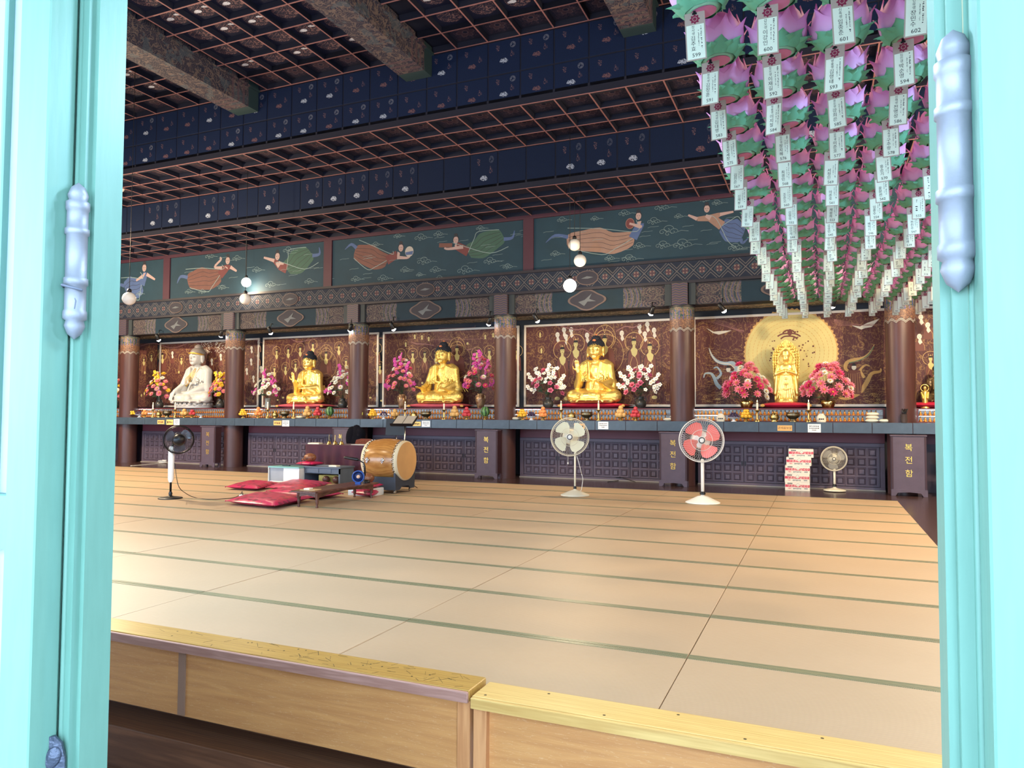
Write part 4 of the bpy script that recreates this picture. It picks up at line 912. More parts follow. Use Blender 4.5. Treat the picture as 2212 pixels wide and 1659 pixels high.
def seated(pose, folds=1):
    m = MB(); ears = set()
    for s in (-1, 1):
        m.cap((s*.18, .06, .17), (s*.50, -.15, .145), .17, .145); m.cap((s*.50, -.17, .13), (-s*.16, -.40, .115), .13, .10)
        m.ell((s*.50, -.14, .12), (.13, .15, .115))
        m.cap((s*.25, .07, .845), (s*.355, .06, .78), .115, .125); e0 = len(m.v); m.ell((s*.143, .01, 1.10), (.022, .045, .095)); m.ell((s*.146, -.005, 1.03), (.02, .025, .04)); ears |= set(range(e0, len(m.v)))
        m.cap((s*.16, -.09, .88), (s*.105, -.19, .52), .032, .03)               # robe edge over the chest
        for k in range(6 if folds else 3): m.cap((s*(.20+.03*k), -.085+.008*k, .88-.012*k), (s*(.145+.045*k), -.185+.012*k, .46), .014, .012, 0, 6)
        for k in range(5): m.cap((s*(.42+.03*k), -.02+.05*k, .66-.05*k), (s*(.40+.05*k), .02+.05*k, .28), .014, .016, 0, 6)
        m.cap((0, -.33, .2), (s*.30, -.47, .02), .03, .025)
        for k in range(6): m.cap((s*.03*k, -.36+.01*k, .225), (s*(.07+.085*k), -.50+.035*k, .03), .018, .016, 0, 6)
    m.ell((0, -.16, .15), (.44, .30, .12)); m.ell((0, -.12, .055), (.60, .42, .06)); m.cap((-.45, -.34, .04), (.45, -.34, .04), .05, .05)
    m.ell((0, .09, .40), (.30, .23, .34)); m.ell((0, .06, .66), (.29, .18, .27)); m.cap((-.24, .07, .82), (.24, .07, .82), .125, .125)
    m.cap((0, .04, .86), (0, .0, 1.0), .09, .083); n0 = len(m.v); m.ell((0, -.01, 1.125), (.137, .152, .175)); m.ell((0, -.045, 1.065), (.118, .112, .10)); m.ell((0, -.11, .985), (.048, .04, .036))
    m.cap((0, -.158, 1.15), (0, -.178, 1.085), .011, .019); m.ell((-.0, -.15, 1.038), (.038, .016, .012))
    for s in (-1, 1): m.cap((s*.03, -.155, 1.155), (s*.10, -.125, 1.165), .009, .008, 0, 6); m.ell((s*.055, -.142, 1.122), (.030, .013, .012))
    hd = set(range(n0, len(m.v)))|ears; m.cap((-.14, -.165, .50), (.14, -.165, .50), .034, .034); m.cap((0, -.17, .5), (0, -.26, .32), .03, .03)
    def arm(s, el, wr): m.cap((s*.355, .06, .78), el, .118, .10); m.cap(el, wr, .095, .052); m.ell((el[0], el[1]+.02, el[2]-.06), (.12, .14, .16)); m.cap((wr[0]*.95+el[0]*.05, wr[1]+.04, wr[2]), (el[0], el[1], .22), .07, .06)
    if pose == 'raised':                              # right hand up, left hand in the lap
        arm(-1, (-.44, -.02, .48), (-.36, -.28, .60)); hand(m, (-.36, -.29, .61), (-.08, -.12, 1), (0, -1, 0), 1.25, .12)
        arm(1, (.44, .0, .46), (.14, -.30, .42)); hand(m, (.15, -.30, .42), (-1, -.15, 0), (0, -.2, 1), 1.2, .2, .16, -1)
    elif pose == 'lap':                               # both hands resting forward, right hand out
        arm(-1, (-.46, -.02, .46), (-.42, -.33, .36)); hand(m, (-.42, -.34, .36), (-.15, -1, .0), (0, 0, 1), 1.2, .22)
        arm(1, (.45, .0, .46), (.30, -.32, .34)); hand(m, (.30, -.33, .34), (-.45, -1, 0), (0, 0, 1), 1.2, .2, .16, -1)
    elif pose == 'teach':
        arm(-1, (-.45, -.03, .50), (-.38, -.27, .66)); hand(m, (-.38, -.28, .67), (-.12, -.15, 1), (.1, -1, 0), 1.25, .1)
        arm(1, (.45, .0, .46), (.30, -.33, .40)); hand(m, (.30, -.34, .40), (-.35, -1, .15), (0, 0, 1), 1.2, .3, .16, -1); m.ell((.26, -.47, .45), (.05, .05, .05))
    else:                                             # earth touching
        arm(-1, (-.45, -.05, .46), (-.44, -.30, .30)); hand(m, (-.44, -.31, .30), (-.1, -.45, -1), (0, 1, 0), 1.2, .1)
        arm(1, (.44, .0, .46), (.12, -.30, .27)); hand(m, (.12, -.31, .27), (-1, -.1, 0), (0, -.2, 1), 1.2, .15, .16, -1)
    out = []
    for i, (x, y, z) in enumerate(m.v):
        if i in hd: out.append((x*HS, y*HS, .97+(z-.97)*HS)); continue
        t = min(1, max(0, (z-.2)/.3)); t = t*t*(3-2*t); out.append((x*.96*(1-.14*t), y, z))
    m.v = out; return m
def hair(curl=True):
    m = MB(); m.ell((0, .02, 1.205), (.146, .156, .115), 0, None, 20, 12); m.ell((0, .03, 1.315), (.078, .082, .07), 0, None, 16, 10)
    if curl:
        n = 170
        for i in range(n):
            z = 1-(i+.5)/n*1.12; r = math.sqrt(max(0, 1-z*z)); a = i*2.39996; p = Vector((.146*r*math.cos(a), .02+.156*r*math.sin(a), 1.205+.115*z))
            if p.y < -.02 and p.z < 1.195: continue
            m.ell(p, .0135, 0, None, 6, 4)
        for i in range(46):
            z = 1-(i+.5)/46*1.1; r = math.sqrt(max(0, 1-z*z)); a = i*2.39996; m.ell((.078*r*math.cos(a), .03+.082*r*math.sin(a), 1.315+.07*z), .012, 0, None, 6, 4)
    return m
GOLD = MT('gilded_metal', rgb(255, 205, 84), .34, .78); GOLD.bump(GOLD.noise(26, 3), .12, .006); GOLD.col(GOLD.mix(GOLD.noise(6, 3), rgb(250, 208, 100), rgb(255, 232, 150)))
GOLDB = MT('brocade_gilding', rgb(255, 210, 90), .38, .75); _o = GOLDB.noise(24, 3, None, 1.5); GOLDB.bump(_o, .7, .012); GOLDB.col(GOLDB.mix(((_o-.5).abs() < .05)*.55, rgb(255, 226, 130), rgb(186, 140, 66)))
MARB = MT('white_marble', rgb(222, 220, 214), .35); MARB.col(MARB.mix(MARB.noise(3, 4), rgb(168, 168, 168), rgb(204, 202, 196)))
BRONZ = MT('dark_bronze', rgb(120, 100, 72), .4, .7); BRONZ.col(BRONZ.mix(BRONZ.noise(4, 3), rgb(84, 72, 56), rgb(150, 124, 88)))
HAIRM = flat('blue_black_hair', rgb(36, 40, 52), .55, 0, .1); ORN = flat('orange_jewel', rgb(220, 130, 84), .3); LIPM = flat('painted_lips', rgb(150, 60, 50), .5); EYEM = flat('painted_eye', rgb(70, 50, 36), .5)
GREYH = flat('grey_stone_hair', rgb(128, 120, 116), .6)
body_specs = [('raised', GOLD.m, 1), ('lap', GOLDB.m, 1), ('teach', GOLD.m, 1), ('touch', MARB.m, 1), ('raised', BRONZ.m, 0)]
bodies = finish([(remesh(seated(p, f), .0125, 2), m) for p, m, f in body_specs])
HAIR = hair().mesh('hair', HAIRM); HAIRG = hair(False).mesh('hair', GREYH)
def face_parts(t, eye=EYEM, lip=LIPM):
    for s in (-1, 1):
        MB().tube([(s*.028, -.158, 1.121), (s*.055, -.1575, 1.116), (s*.085, -.146, 1.121)], [.002, .005, .002], 6).build('eye', eye, t)
        MB().tube([(s*.022, -.166, 1.158), (s*.06, -.160, 1.172), (s*.105, -.134, 1.163)], [.002, .004, .002], 6).build('eyebrow', eye, t)
    MB().tube([(-.028, -.162, 1.038), (0, -.168, 1.036), (.028, -.162, 1.038)], [.002, .006, .002], 6).build('lips', lip, t)
YS = 16.80
def put_statue(i, px_, y0, y1, label, hairm, jewel=True, name='seated_statue', zb=None):
    a = py(px_, y1, YS); b = py(px_, y0, YS); s = (b.z-a.z)/(.97+.425*HS)
    t = thing(name, label, 'statue', (a.x, YS, a.z if zb is None else zb)); t.scale = (s, s, s)
    ob('body', bodies[i], t); face_parts(t)
    ob('hair', hairm, t)

    if jewel:
        MB().ell((0, -.10, 1.285), (.034, .018, .022), 0, None, 12, 8).build('forehead_jewel', ORN, t); MB().lathe([(.02, 1.375), (.024, 1.39), (.012, 1.41), (0, 1.415)], 10, mx=TR(0, .03, 0)).build('crown_jewel', ORN, t)
    for c in t.children:
        if c.name.split('.')[0] != 'body': c.scale = (HS, HS, HS); c.location = (0, 0, .97*(1-HS))
    return t, a
CUSH = flat('crimson_satin', rgb(176, 34, 60), .35, 0, .12, 5, .1, 30); CUSHP = flat('pink_satin', rgb(206, 96, 110), .38, 0, .12, 5); CUSHG = flat('gold_satin_trim', rgb(196, 150, 80), .4)
def pillow_mesh(name, w, d, h, mat_, pinch=.12, n=16, mats=None):
    vv = []; ff = []
    for lay in (1, -1):
        for i in range(n+1):
            for j in range(n+1):
                u = i/n*2-1; v = j/n*2-1
                e = (1-abs(u)**3.2)*(1-abs(v)**3.2); e = max(e, 0)**.55
                k = 1-pinch*(1-max(abs(u), abs(v))**0)*(1) if False else 1-pinch*((1-u*u)*(abs(v)**3)+(1-v*v)*(abs(u)**3))*.6
                vv.append((u*w/2*(1-pinch*.6*(1-v*v)*abs(u)**4), v*d/2*(1-pinch*.6*(1-u*u)*abs(v)**4), h/2+lay*h/2*e))
    N = (n+1)*(n+1)
    for i in range(n):
        for j in range(n):
            a = i*(n+1)+j; ff.append((a, a+n+1, a+n+2, a+1)); ff.append((N+a, N+a+1, N+a+n+2, N+a+n+1))
    m = MB(); m.add(vv, ff, 0, True); return m.mesh(name, mats or mat_)
def altar_cushion(x, w, label, matp):
    t = thing('altar_cushion', label, 'cushion', (x, YS-.12, 1.66)); ob('cushion_pad', pillow_mesh('cushion_pad', w, .62, .13, matp), t)
    for s in (-1, 1): MB().ell((s*w*.44, -.30, .055), (.05, .03, .035), 0, None, 10, 6).build('corner_tuft', CUSHG, t)
    return t
st = [(2, 1287, 724, 871, 'gold seated statue with palm raised, between two white orchid bouquets', 1), (1, 956, 740, 874, 'gold seated statue in richly patterned robe before the pagoda painting', 1), (0, 667, 753, 868, 'gold seated statue with fingers raised, before tiers of crowned figures', 1)]
for i, x, y0, y1, lab, j in st:
    t, a = put_statue(i, x, y0, y1, lab, HAIR, True, zb=1.79)
    altar_cushion(a.x, 1.75, ['crimson cushion with gold corners under the gold statue with raised palm', 'pink cushion with white script under the patterned gold statue', 'pink and gold cushion under the gold statue with raised fingers'][st.index((i, x, y0, y1, lab, j))], CUSH if i == 2 else CUSHP)
t, a = put_statue(3, 424, 742, 871, 'white marble seated statue with gold headband and grey cap of hair', HAIRG, False, zb=1.80)
m = MB().tube([(-.15, .02, 1.165), (-.13, -.08, 1.178), (-.07, -.145, 1.192), (0, -.165, 1.198), (.07, -.145, 1.192), (.13, -.08, 1.178), (.15, .02, 1.165)], .017, 8); o = m.build('gold_headband', GOLDP, t); o.scale = (HS,)*3; o.location = (0, 0, .97*(1-HS))
m = MB()
for k in range(5): m.tube([(.18-.03*k, -.10-.004*k, .87), (.05-.05*k, -.21, .60), (-.12-.03*k, -.20+.02*k, .42)], .006, 6)
m.build('gilded_hem', GOLDP, t)
lp = thing('lotus_pedestal', 'pale grey lotus pedestal under the white marble statue', 'pedestal', (a.x, YS-.1, 1.66))
MB().lathe([(.60, 0), (.61, .03), (.60, .10), (.56, .135)], 40, mx=TR(s=(1, .72, 1))).build('pedestal_base', flat('grey_marble', rgb(170, 172, 176), .4), lp)
pm_ = MB().ell((0, 0, 0), (.07, .03, .05), 0, None, 10, 6).mesh('lotus_petal', MARB.m)
for k in range(22): aa = 2*PI*k/22; o = ob('lotus_petal', pm_, lp, (.60*math.cos(aa), .43*math.sin(aa), .115)); o.rotation_euler = (0, 0, aa+PI/2)
# dark bronze statue at the edge of the doorway
t, a = put_statue(4, 2028, 783, 868, 'dark bronze seated statue half hidden by the mint door jamb', flat('bronze_hair', rgb(44, 38, 36), .6) and HAIR, False, zb=1.79)
altar_cushion(a.x, 1.3, 'dark crimson cushion under the dark bronze statue', CUSH)
P = py(1998, 872, 16.5); t = thing('standing_figurine', 'small gold standing figurine with ring halo beside the bronze statue', 'figurine', (P.x, 16.48, 1.66))
m = MB(); m.cap((0, 0, .05), (0, 0, .30), .05, .055); m.ell((0, 0, .40), (.03, .03, .04)); m.cap((-.06, 0, .31), (-.04, -.06, .2), .02, .02); m.cap((.06, 0, .31), (.04, -.06, .2), .02, .02); m.lathe([(.08, 0), (.07, .03), (.05, .05)], 12); m.build('body', GOLD.m, t)
m = MB().tube([(.07*math.cos(q*PI/8), .02, .40+.07*math.sin(q*PI/8)) for q in range(17)], .009, 6); m.build('halo', GOLD.m, t)

# standing gold statue in a flame mandorla
P = py(1699, 870, YS); Q = py(1699, 735, YS); H = Q.z-P.z
t = thing('standing_statue', 'gold standing statue in a pointed flame halo before the radiant disc', 'statue', (P.x, YS, 1.80)); t.scale = (H/1.5,)*3
m = MB()
for k in range(9): z = k/8; m.ell((0, -.10, .12+z*.62), (.17-.03*abs(z-.5), .12, .11))
for s in (-1, 1):
    m.cap((s*.10, -.1, .12), (s*.08, -.12, .55), .09, .09); m.cap((s*.17, -.09, .86), (s*.22, -.13, .66), .055, .05); m.cap((s*.22, -.13, .66), (s*.05, -.24, .72), .045, .035); m.cap((s*.2, -.13, .66), (s*.24, -.11, .2), .035, .05)
    for k in range(5): m.cap((s*.03*k, -.22, .62), (s*.05*k, -.22+.01*k, .10), .014, .016, 0, 6)
    for k in range(3): m.cap((s*.12, -.2, .6-k*.13), (0, -.235, .54-k*.13), .012, .012, 0, 6)
    m.cap((s*.25, -.05, .6), (s*.23, -.07, .06), .03, .04)
m.ell((0, -.10, .80), (.18, .11, .13)); m.cap((0, -.10, .86), (0, -.11, .96), .05, .05); m.ell((0, -.12, 1.02), (.075, .08, .095)); m.cap((0, -.205, 1.03), (0, -.213, 1.0), .007, .011)
m.lathe([(.09, 1.07), (.10, 1.12), (.085, 1.2), (.03, 1.26), (0, 1.27)], 16, mx=TR(0, -.1, 0)); m.ell((0, -.1, .03), (.24, .2, .05)); m.lathe([(.25, -.03), (.26, 0), (.22, .06)], 20, mx=TR(0, -.1, .01, s=(1, .8, 1)))
body = finish([(remesh(m, .011, 1), GOLD.m)])[0]; ob('body', body, t)
mand = []
for k in range(81):
    a_ = k/80; side = 1 if a_ > .5 else -1; q = 1-abs(a_-.5)*2          # 0 bottom .. 1 top
    wdt = .30*(1-.22*(1-q)**2)*(1 if q < .72 else max(0, math.cos((q-.72)/.28*PI/2))**.75); fl = .02*math.sin(k*PI*.9)*(1 if q < .95 else 0)
    mand.append((side*(wdt+fl), .04+q*1.46))
m = MB().prism(mand, .0, .05, 0); rr = random.Random(3)
for k in range(40):
    q = (k % 20)/20; s = 1 if k < 20 else -1; wdt = .285*(1-.2*(1-q)**2)*(1 if q < .72 else max(0, math.cos((q-.72)/.28*PI/2))**.75)
    for j in range(2): x0 = s*(wdt-.05*j-.02); z0 = .08+q*1.3; m.tube([(x0, -.01, z0), (x0+s*.035, -.03, z0+.03), (x0+s*.03, -.02, z0+.075), (x0+s*.012, -.01, z0+.11)], [.018, .02, .013, .003], 6)
m.tube([(.17*math.cos(q*PI/12), -.02, 1.04+.17*math.sin(q*PI/12)) for q in range(25)], .014, 6); m.build('flame_mandorla', GOLDB.m, t)
altar_cushion(P.x, 1.05, 'plump crimson cushion under the standing gold statue', CUSH)
# ------------------------------------------------------------ offerings on the counter
ZC = 1.3725; YO = 16.16
AL = ['by the standing gold statue', 'by the gold statue between white orchids', 'by the patterned gold statue', 'by the gold statue with raised fingers', 'by the white marble statue']
FR = {'orange': (flat('orange_peel', rgb(232, 148, 88), .5, 0, .1, 20, .1, 120), .05), 'apple': (flat('red_apple_skin', rgb(190, 62, 74), .35, 0, .25, 8), .05), 'pear': (flat('russet_pear_skin', rgb(206, 166, 104), .55, 0, .1, 20), .055), 'mango': (flat('yellow_fruit_skin', rgb(236, 186, 60), .4, 0, .12, 8), .038), 'plum': (flat('purple_grape_skin', rgb(66, 52, 84), .35, 0, .2, 8), .024)}
STEM = flat('fruit_stem', rgb(80, 64, 40), .7)
frm = {}
for k_, (m_, r_) in FR.items():
    b = MB(); b.ell((0, 0, 0), (r_, r_, r_*(.92 if k_ != 'pear' else 1.0)), 0, None, 14, 9); b.tube([(0, 0, r_*.85), (.003, 0, r_*1.05)], .004, 5, 1); frm[k_] = b.mesh(k_, [m_, STEM])
DISHM = BRASS
dish_me = MB().lathe([(.055, 0), (.058, .008), (.025, .02), (.02, .05), (.06, .065), (.115, .078), (.12, .084), (.05, .075)], 20).mesh('footed_dish', DISHM)
WHD = flat('white_china', rgb(232, 230, 232), .25); dish_w = MB().lathe([(.055, 0), (.058, .008), (.03, .02), (.028, .05), (.08, .065), (.13, .085), (.135, .09), (.05, .075)], 20).mesh('footed_dish', WHD)
def dish(x, i, what, white=False): return tag(ob('footed_dish', dish_w if white else dish_me, None, (x, YO, ZC)), ('white china' if white else 'dark brass')+' footed dish of '+what+' '+AL[i], 'dish', 'footed offering dishes')
def pile(px_, kind, i, rows=((4, .055), (3, .045), (1, 0)), white=False, cnt=None):
    x = py(px_, 900, YO).x; nm = {'orange': 'oranges', 'apple': 'red apples', 'pear': 'russet pears', 'mango': 'yellow fruit', 'plum': 'dark grapes'}[kind]; dish(x, i, nm, white); r_ = FR[kind][1]; z = ZC+.084+r_*.8
    fn = {'orange': 'orange', 'apple': 'apple', 'pear': 'pear', 'mango': 'yellow_fruit', 'plum': 'grape'}[kind]
    for li, (n, rad) in enumerate(rows):
        for q in range(n):
            a = 2*PI*q/n+li*.6-PI/2
            o = tag(ob(fn, frm[kind], None, (x+rad*math.cos(a), YO+rad*math.sin(a), z)), {'orange': 'orange', 'apple': 'red apple', 'pear': 'round russet pear', 'mango': 'small yellow fruit', 'plum': 'dark purple grape'}[kind]+' heaped on footed dish '+AL[i], 'fruit', nm+' '+AL[i]); o.rotation_euler = (RND.uniform(-.5, .5), RND.uniform(-.5, .5), RND.uniform(0, 6))
        z += r_*1.5
R_MG = ((7, .085), (6, .06), (3, .03)); R_PL = ((9, .10), (8, .075), (5, .04)); R5 = ((5, .075), (3, .045), (1, 0))
WM = MT('watermelon_rind', rgb(60, 110, 60), .4); _x, _y, _z = WM.xyz(); _t = (_y.atan2(_x)*7.0+WM.noise(9, 3)*5.0).sin(); WM.col(WM.mix(_t > .25, rgb(96, 140, 84), rgb(36, 70, 44)))
BAN = flat('banana_skin', rgb(190, 196, 84), .45, 0, .15, 10)
def melon(px_, i):
    x = py(px_, 900, YO).x; dish(x, i, 'one watermelon'); tag(MB().ell((0, 0, 0), (.115, .115, .125), 0, None, 24, 16).build('watermelon', WM.m, None, (x, YO, ZC+.2)), 'striped green watermelon '+AL[i], 'fruit', 'watermelons on dishes')
def bananas(px_, i, col_=None):
    x = py(px_, 900, YO).x; dish(x, i, 'green bananas'); t = thing('banana_bunch', 'bunch of greenish bananas on a dish '+AL[i], 'fruit', (x, YO, ZC+.085), 0, 'banana bunches')
    for q in range(12):
        a = -1.1+2.2*(q % 6)/5; lay = q//6
        MB().tube([(.02*math.sin(a), .04, .10+.03*lay), (.09*math.sin(a), -.02, .10+.035*lay), (.13*math.sin(a), -.07, .06+.035*lay), (.145*math.sin(a), -.09, .02+.03*lay)], [.006, .02, .02, .007], 8).build('banana', BAN, t)
CANDW = flat('candle_wax', rgb(238, 226, 206), .5); FLAME = MT('flame', (1, .7, .3, 1), .5); FLAME.emit((1, .72, .3, 1), 12)
def candle(px_, i, lit=True, pinkish=False):
    x = py(px_, 900, YO-.14).x; z = 0
    t = thing('candlestick', 'tall brass candlestick '+AL[i], 'candlestick', (x, YO-.14, ZC), 0, 'brass candlesticks')
    MB().lathe([(.06, 0), (.062, .012), (.035, .04), (.02, .07), (.028, .085), (.018, .10), (.026, .13), (.015, .16), (.018, .20), (.03, .215), (.055, .235), (.058, .25), (.02, .245)], 18).build('stick', BRASS, t)
    c = thing('candle', ('lit ' if lit else 'unlit ')+'white candle on a brass candlestick '+AL[i], 'candle', (x, YO-.14, ZC+.248), 0, 'candles on the altar')
    MB().lathe([(.02, 0), (.021, .14), (.016, .15)], 12).build('wax', CANDW, c); MB().tube([(0, 0, .148), (0, 0, .165)], .002, 5).build('wick', INK, c)
    if lit: MB().lathe([(0, .16), (.008, .172), (.006, .19), (0, .21)], 8).build('flame', FLAME.m, c)
def pot(px_, i):
    x = py(px_, 900, YO).x; t = thing('incense_pot', 'lidded brass incense pot with side handles '+AL[i], 'pot', (x, YO, ZC), 0, 'brass incense pots')
    MB().lathe([(.07, 0), (.075, .012), (.055, .03), (.085, .06), (.092, .10), (.075, .135), (.08, .145)], 20).build('body', BRASS, t); MB().lathe([(.08, .145), (.07, .165), (.03, .18), (.018, .195), (.022, .21), (0, .22)], 20).build('lid', BRASS, t)
    for s in (-1, 1): MB().tube([(s*.09, 0, .08), (s*.125, 0, .09), (s*.12, 0, .13), (s*.085, 0, .135)], .008, 6).build('handle', BRASS, t)
def censer(px_, i):
    x = py(px_, 900, YO).x; t = thing('censer', 'wide brass censer bowl on a round foot '+AL[i], 'censer', (x, YO-.02, ZC), 0, 'brass censers')
    MB().lathe([(.085, 0), (.09, .015), (.06, .03), (.055, .06), (.10, .085), (.135, .12), (.14, .15), (.125, .178), (.14, .19), (.14, .2), (.12, .195), (.115, .17)], 24).build('bowl', BRASS_D, t); MB().lathe([(.118, .17), (.0, .172)], 20).build('ash', flat('incense_ash', rgb(150, 146, 140), .9), t)
CLOTHW = flat('cream_cotton', rgb(222, 212, 190), .8, 0, .06, 8, .15, 40)
def bags(px_, i, n=1, w_=.26, label='cream cotton rice bag '):
    x = py(px_, 900, YO).x
    for q in range(n): tag(ob('rice_bag', pillow_mesh('rice_bag', w_*(1-.04*q), .2, .07, CLOTHW, .2, 10), None, (x+.01*q, YO+.02, ZC+.066*q)), label+('on the bag below it ' if q else '')+AL[i], 'bag', 'rice bags on the altar')
def standbag(px_, i):
    x = py(px_, 900, YO).x; t = thing('rice_pouch', 'upright cream cotton pouch with printed mark '+AL[i], 'bag', (x, YO, ZC), 0, 'upright rice pouches')
    MB().lathe([(.085, 0), (.095, .03), (.09, .09), (.075, .13), (.05, .16), (.06, .175)], 16, mx=TR(s=(1, .6, 1))).build('pouch', CLOTHW, t)
    for q in range(3): MB().box(-.045+q*.035, -.02+q*.035, -.0585, -.056, .05, .075).build('printed_mark', INK, t)
# altar 5 (standing statue) .. altar 1 (white statue)
standbag(1557, 0); pile(1585, 'plum', 0, R_PL, True); pile(1612, 'mango', 0, R_MG); candle(1636, 0); pot(1673, 0); censer(1713, 0); candle(1747, 0); standbag(1774, 0); bags(1883, 0, 3); bags(1911, 0, 1, .22)
bags(1113, 1, 1); pile(1128, 'mango', 1, R_MG); pile(1148, 'plum', 1, R_PL, True); pile(1173, 'orange', 1); candle(1212, 1); pot(1235, 1); censer(1268, 1); candle(1293, 1, True); pile(1341, 'pear', 1, R5); pile(1373, 'apple', 1, R5); bags(1460, 1, 2, .3); bags(1444, 1, 1, .22)
bananas(778, 2); pile(805, 'mango', 2, R_MG); pile(829, 'plum', 2, R_PL, True); pile(853, 'pear', 2, ((4, .06), (1, 0))); candle(875, 2); pot(894, 2); censer(921, 2); candle(959, 2, False); pile(982, 'pear', 2, R5); pile(1008, 'apple', 2, R5); melon(1048, 2); bags(1080, 2, 1, .3)
bananas(508, 3); pile(525, 'mango', 3, R_MG); pile(558, 'orange', 3, R5); candle(578, 3); pot(594, 3); censer(616, 3); candle(634, 3); pile(664, 'pear', 3, R5); pile(686, 'apple', 3, R5); melon(712, 3); bags(648, 3, 1, .24)
pile(284, 'mango', 4, R_MG); pile(301, 'plum', 4, R_PL, True); pile(312, 'orange', 4, ((4, .055), (1, 0))); candle(330, 4); pot(343, 4); censer(362, 4); candle(378, 4); pile(398, 'pear', 4, ((5, .07), (2, .03))); pile(415, 'apple', 4, ((4, .06), (2, .03)));
x = py(434, 900, YO).x; tag(ob('footed_dish', dish_w, None, (x, YO, ZC)), 'empty white china footed dish '+AL[4], 'dish', 'footed offering dishes')
# brush pot at the foot of the right hand column
P = py(1953, 912, 15.89); t = thing('brush_pot', 'glass pot of black incense sticks before a column', 'pot', (P.x, 15.90, ZC)); MB().lathe([(.05, 0), (.06, .05), (.058, .16), (.062, .17)], 16).build('jar', flat('smoked_glass', rgb(70, 60, 58), .15), t)
for q in range(12): MB().tube([(RND.uniform(-.03, .03), RND.uniform(-.015, .015), .1), (RND.uniform(-.07, .07), RND.uniform(-.02, .02), .27)], .005, 5).build('stick', BLACK, t)
# paper signs on the counter edge
SIGN = {'orange': flat('orange_sign', rgb(240, 182, 110), .6, 0, .03), 'yellow': flat('yellow_sign', rgb(240, 200, 120), .6, 0, .03), 'white': flat('white_sign', rgb(228, 232, 234), .6, 0, .02)}
prep_text([('관세음보살', .058)])
for (x0, x1, y0, y1, c, i) in [(340, 355, 907.5, 916, 'orange', 4), (359.5, 374, 906.5, 917.5, 'yellow', 4), (375, 388, 905, 918, 'white', 4), (591, 608, 909, 918.5, 'orange', 3), (609.5, 625, 908, 921, 'white', 3), (889, 909, 911, 920, 'yellow', 2), (911, 929, 909, 922, 'white', 2), (1240, 1263, 915, 926, 'orange', 1), (1292, 1314, 911, 927, 'white', 1), (1679.5, 1711, 919, 930.5, 'orange', 0), (1745, 1773, 916, 934, 'white', 0)]:
    a = py(x0, y1, 15.853); b = py(x1, y0, 15.853); t = thing('paper_sign', c+' paper sign taped to the counter edge '+AL[i], 'sign', (0, 0, 0), 0, 'paper signs on the counter edge')
    MB().box(a.x, b.x, 15.8505, 15.8545, a.z, b.z).build('card', SIGN[c], t); w_ = b.x-a.x; h_ = b.z-a.z; cx, cz = (a.x+b.x)/2, (a.z+b.z)/2
    if i == 0 and c == 'orange': text('lettering', '관세음보살', .058, INK, t, (cx, 15.8495, cz))
    else:
        m = MB(); rw = 1 if c != 'white' else 3
        for r in range(rw):
            xx = a.x+w_*.12; zz = cz+(1-r)*h_*.24 if rw == 3 else cz; e = b.x-w_*(.12 if r < 2 else .35); hh = h_*(.24 if rw == 1 else .07)
            if r == 2: xx += w_*.22
            while xx < e:
                l = RND.uniform(.35, .9)*hh*1.3; m.box(xx, min(xx+l, e), 15.8495, 15.8504, zz-hh*RND.uniform(.5, 1), zz+hh*RND.uniform(.5, 1)); xx += l+hh*.5
        m.build('lettering', INK, t)['kind'] = 'stuff'

# ------------------------------------------------------------ flowers
PETC = {'pink': rgb(232, 130, 150), 'hot': rgb(214, 62, 112), 'magenta': rgb(186, 58, 150), 'white': rgb(238, 236, 226), 'yellow': rgb(236, 190, 50), 'rose': rgb(206, 110, 140)}
PETM = {k: flat('petal_'+k, c, .6, 0, .15, 30) for k, c in PETC.items()}; CENM = flat('flower_centre', rgb(196, 160, 70), .7); LEAFM = flat('leaf_green', rgb(78, 122, 96), .5, 0, .2, 8); STEMM = flat('stem_green', rgb(60, 80, 56), .6)
def bloom_mesh(c, kind):
    m = MB()
    def petal(a, tilt, L, wd, r0=.004):
        mx = TR(rz=a) @ TR(ry=-tilt); m.add([(r0, 0, 0), (L*.5, wd/2, L*.08), (L, 0, L*.02), (L*.5, -wd/2, L*.08), (L*.55, 0, L*.0)], [(0, 4, 1), (1, 4, 2), (2, 4, 3), (3, 4, 0)], 0, True, mx)
    if kind == 'mum':
        for lay, (n, t_, L) in enumerate(((12, .15, .062), (10, .6, .052), (8, 1.0, .04))):
            for q in range(n): petal(2*PI*q/n+lay*.3, t_, L, .022)
        m.ell((0, 0, .018), (.016, .016, .012), 1, None, 8, 5)
    elif kind == 'lotus':
        for lay, (n, t_, L) in enumerate(((9, .25, .085), (8, .7, .075), (6, 1.1, .06))):
            for q in range(n): petal(2*PI*q/n+lay*.35, t_, L, .036)
        m.ell((0, 0, .02), (.02, .02, .014), 1, None, 8, 5)
    elif kind == 'rose':
        for lay, (n, t_, L) in enumerate(((5, .3, .06), (5, .8, .055), (4, 1.2, .05))):
            for q in range(n): petal(2*PI*q/n+lay*.5, t_, L, .06)
    else:                                     # orchid
        for q in range(5): petal(2*PI*q/5, .25, .045, .042)
        m.ell((0, 0, .012), (.008, .008, .01), 1, None, 6, 4)
    return m.mesh('bloom', [PETM[c], CENM])
BL = {}
def bl(c, k):
    if (c, k) not in BL: BL[(c, k)] = bloom_mesh(c, k)
    return BL[(c, k)]
leaf_me = MB().add([(0, 0, 0), (.05, .03, .012), (.11, .022, .0), (.15, 0, -.02), (.11, -.022, 0), (.05, -.03, .012), (.06, 0, 0)], [(0, 6, 1), (1, 6, 2), (2, 6, 3), (3, 6, 4), (4, 6, 5), (5, 6, 0)], 0, True).mesh('leaf', LEAFM)
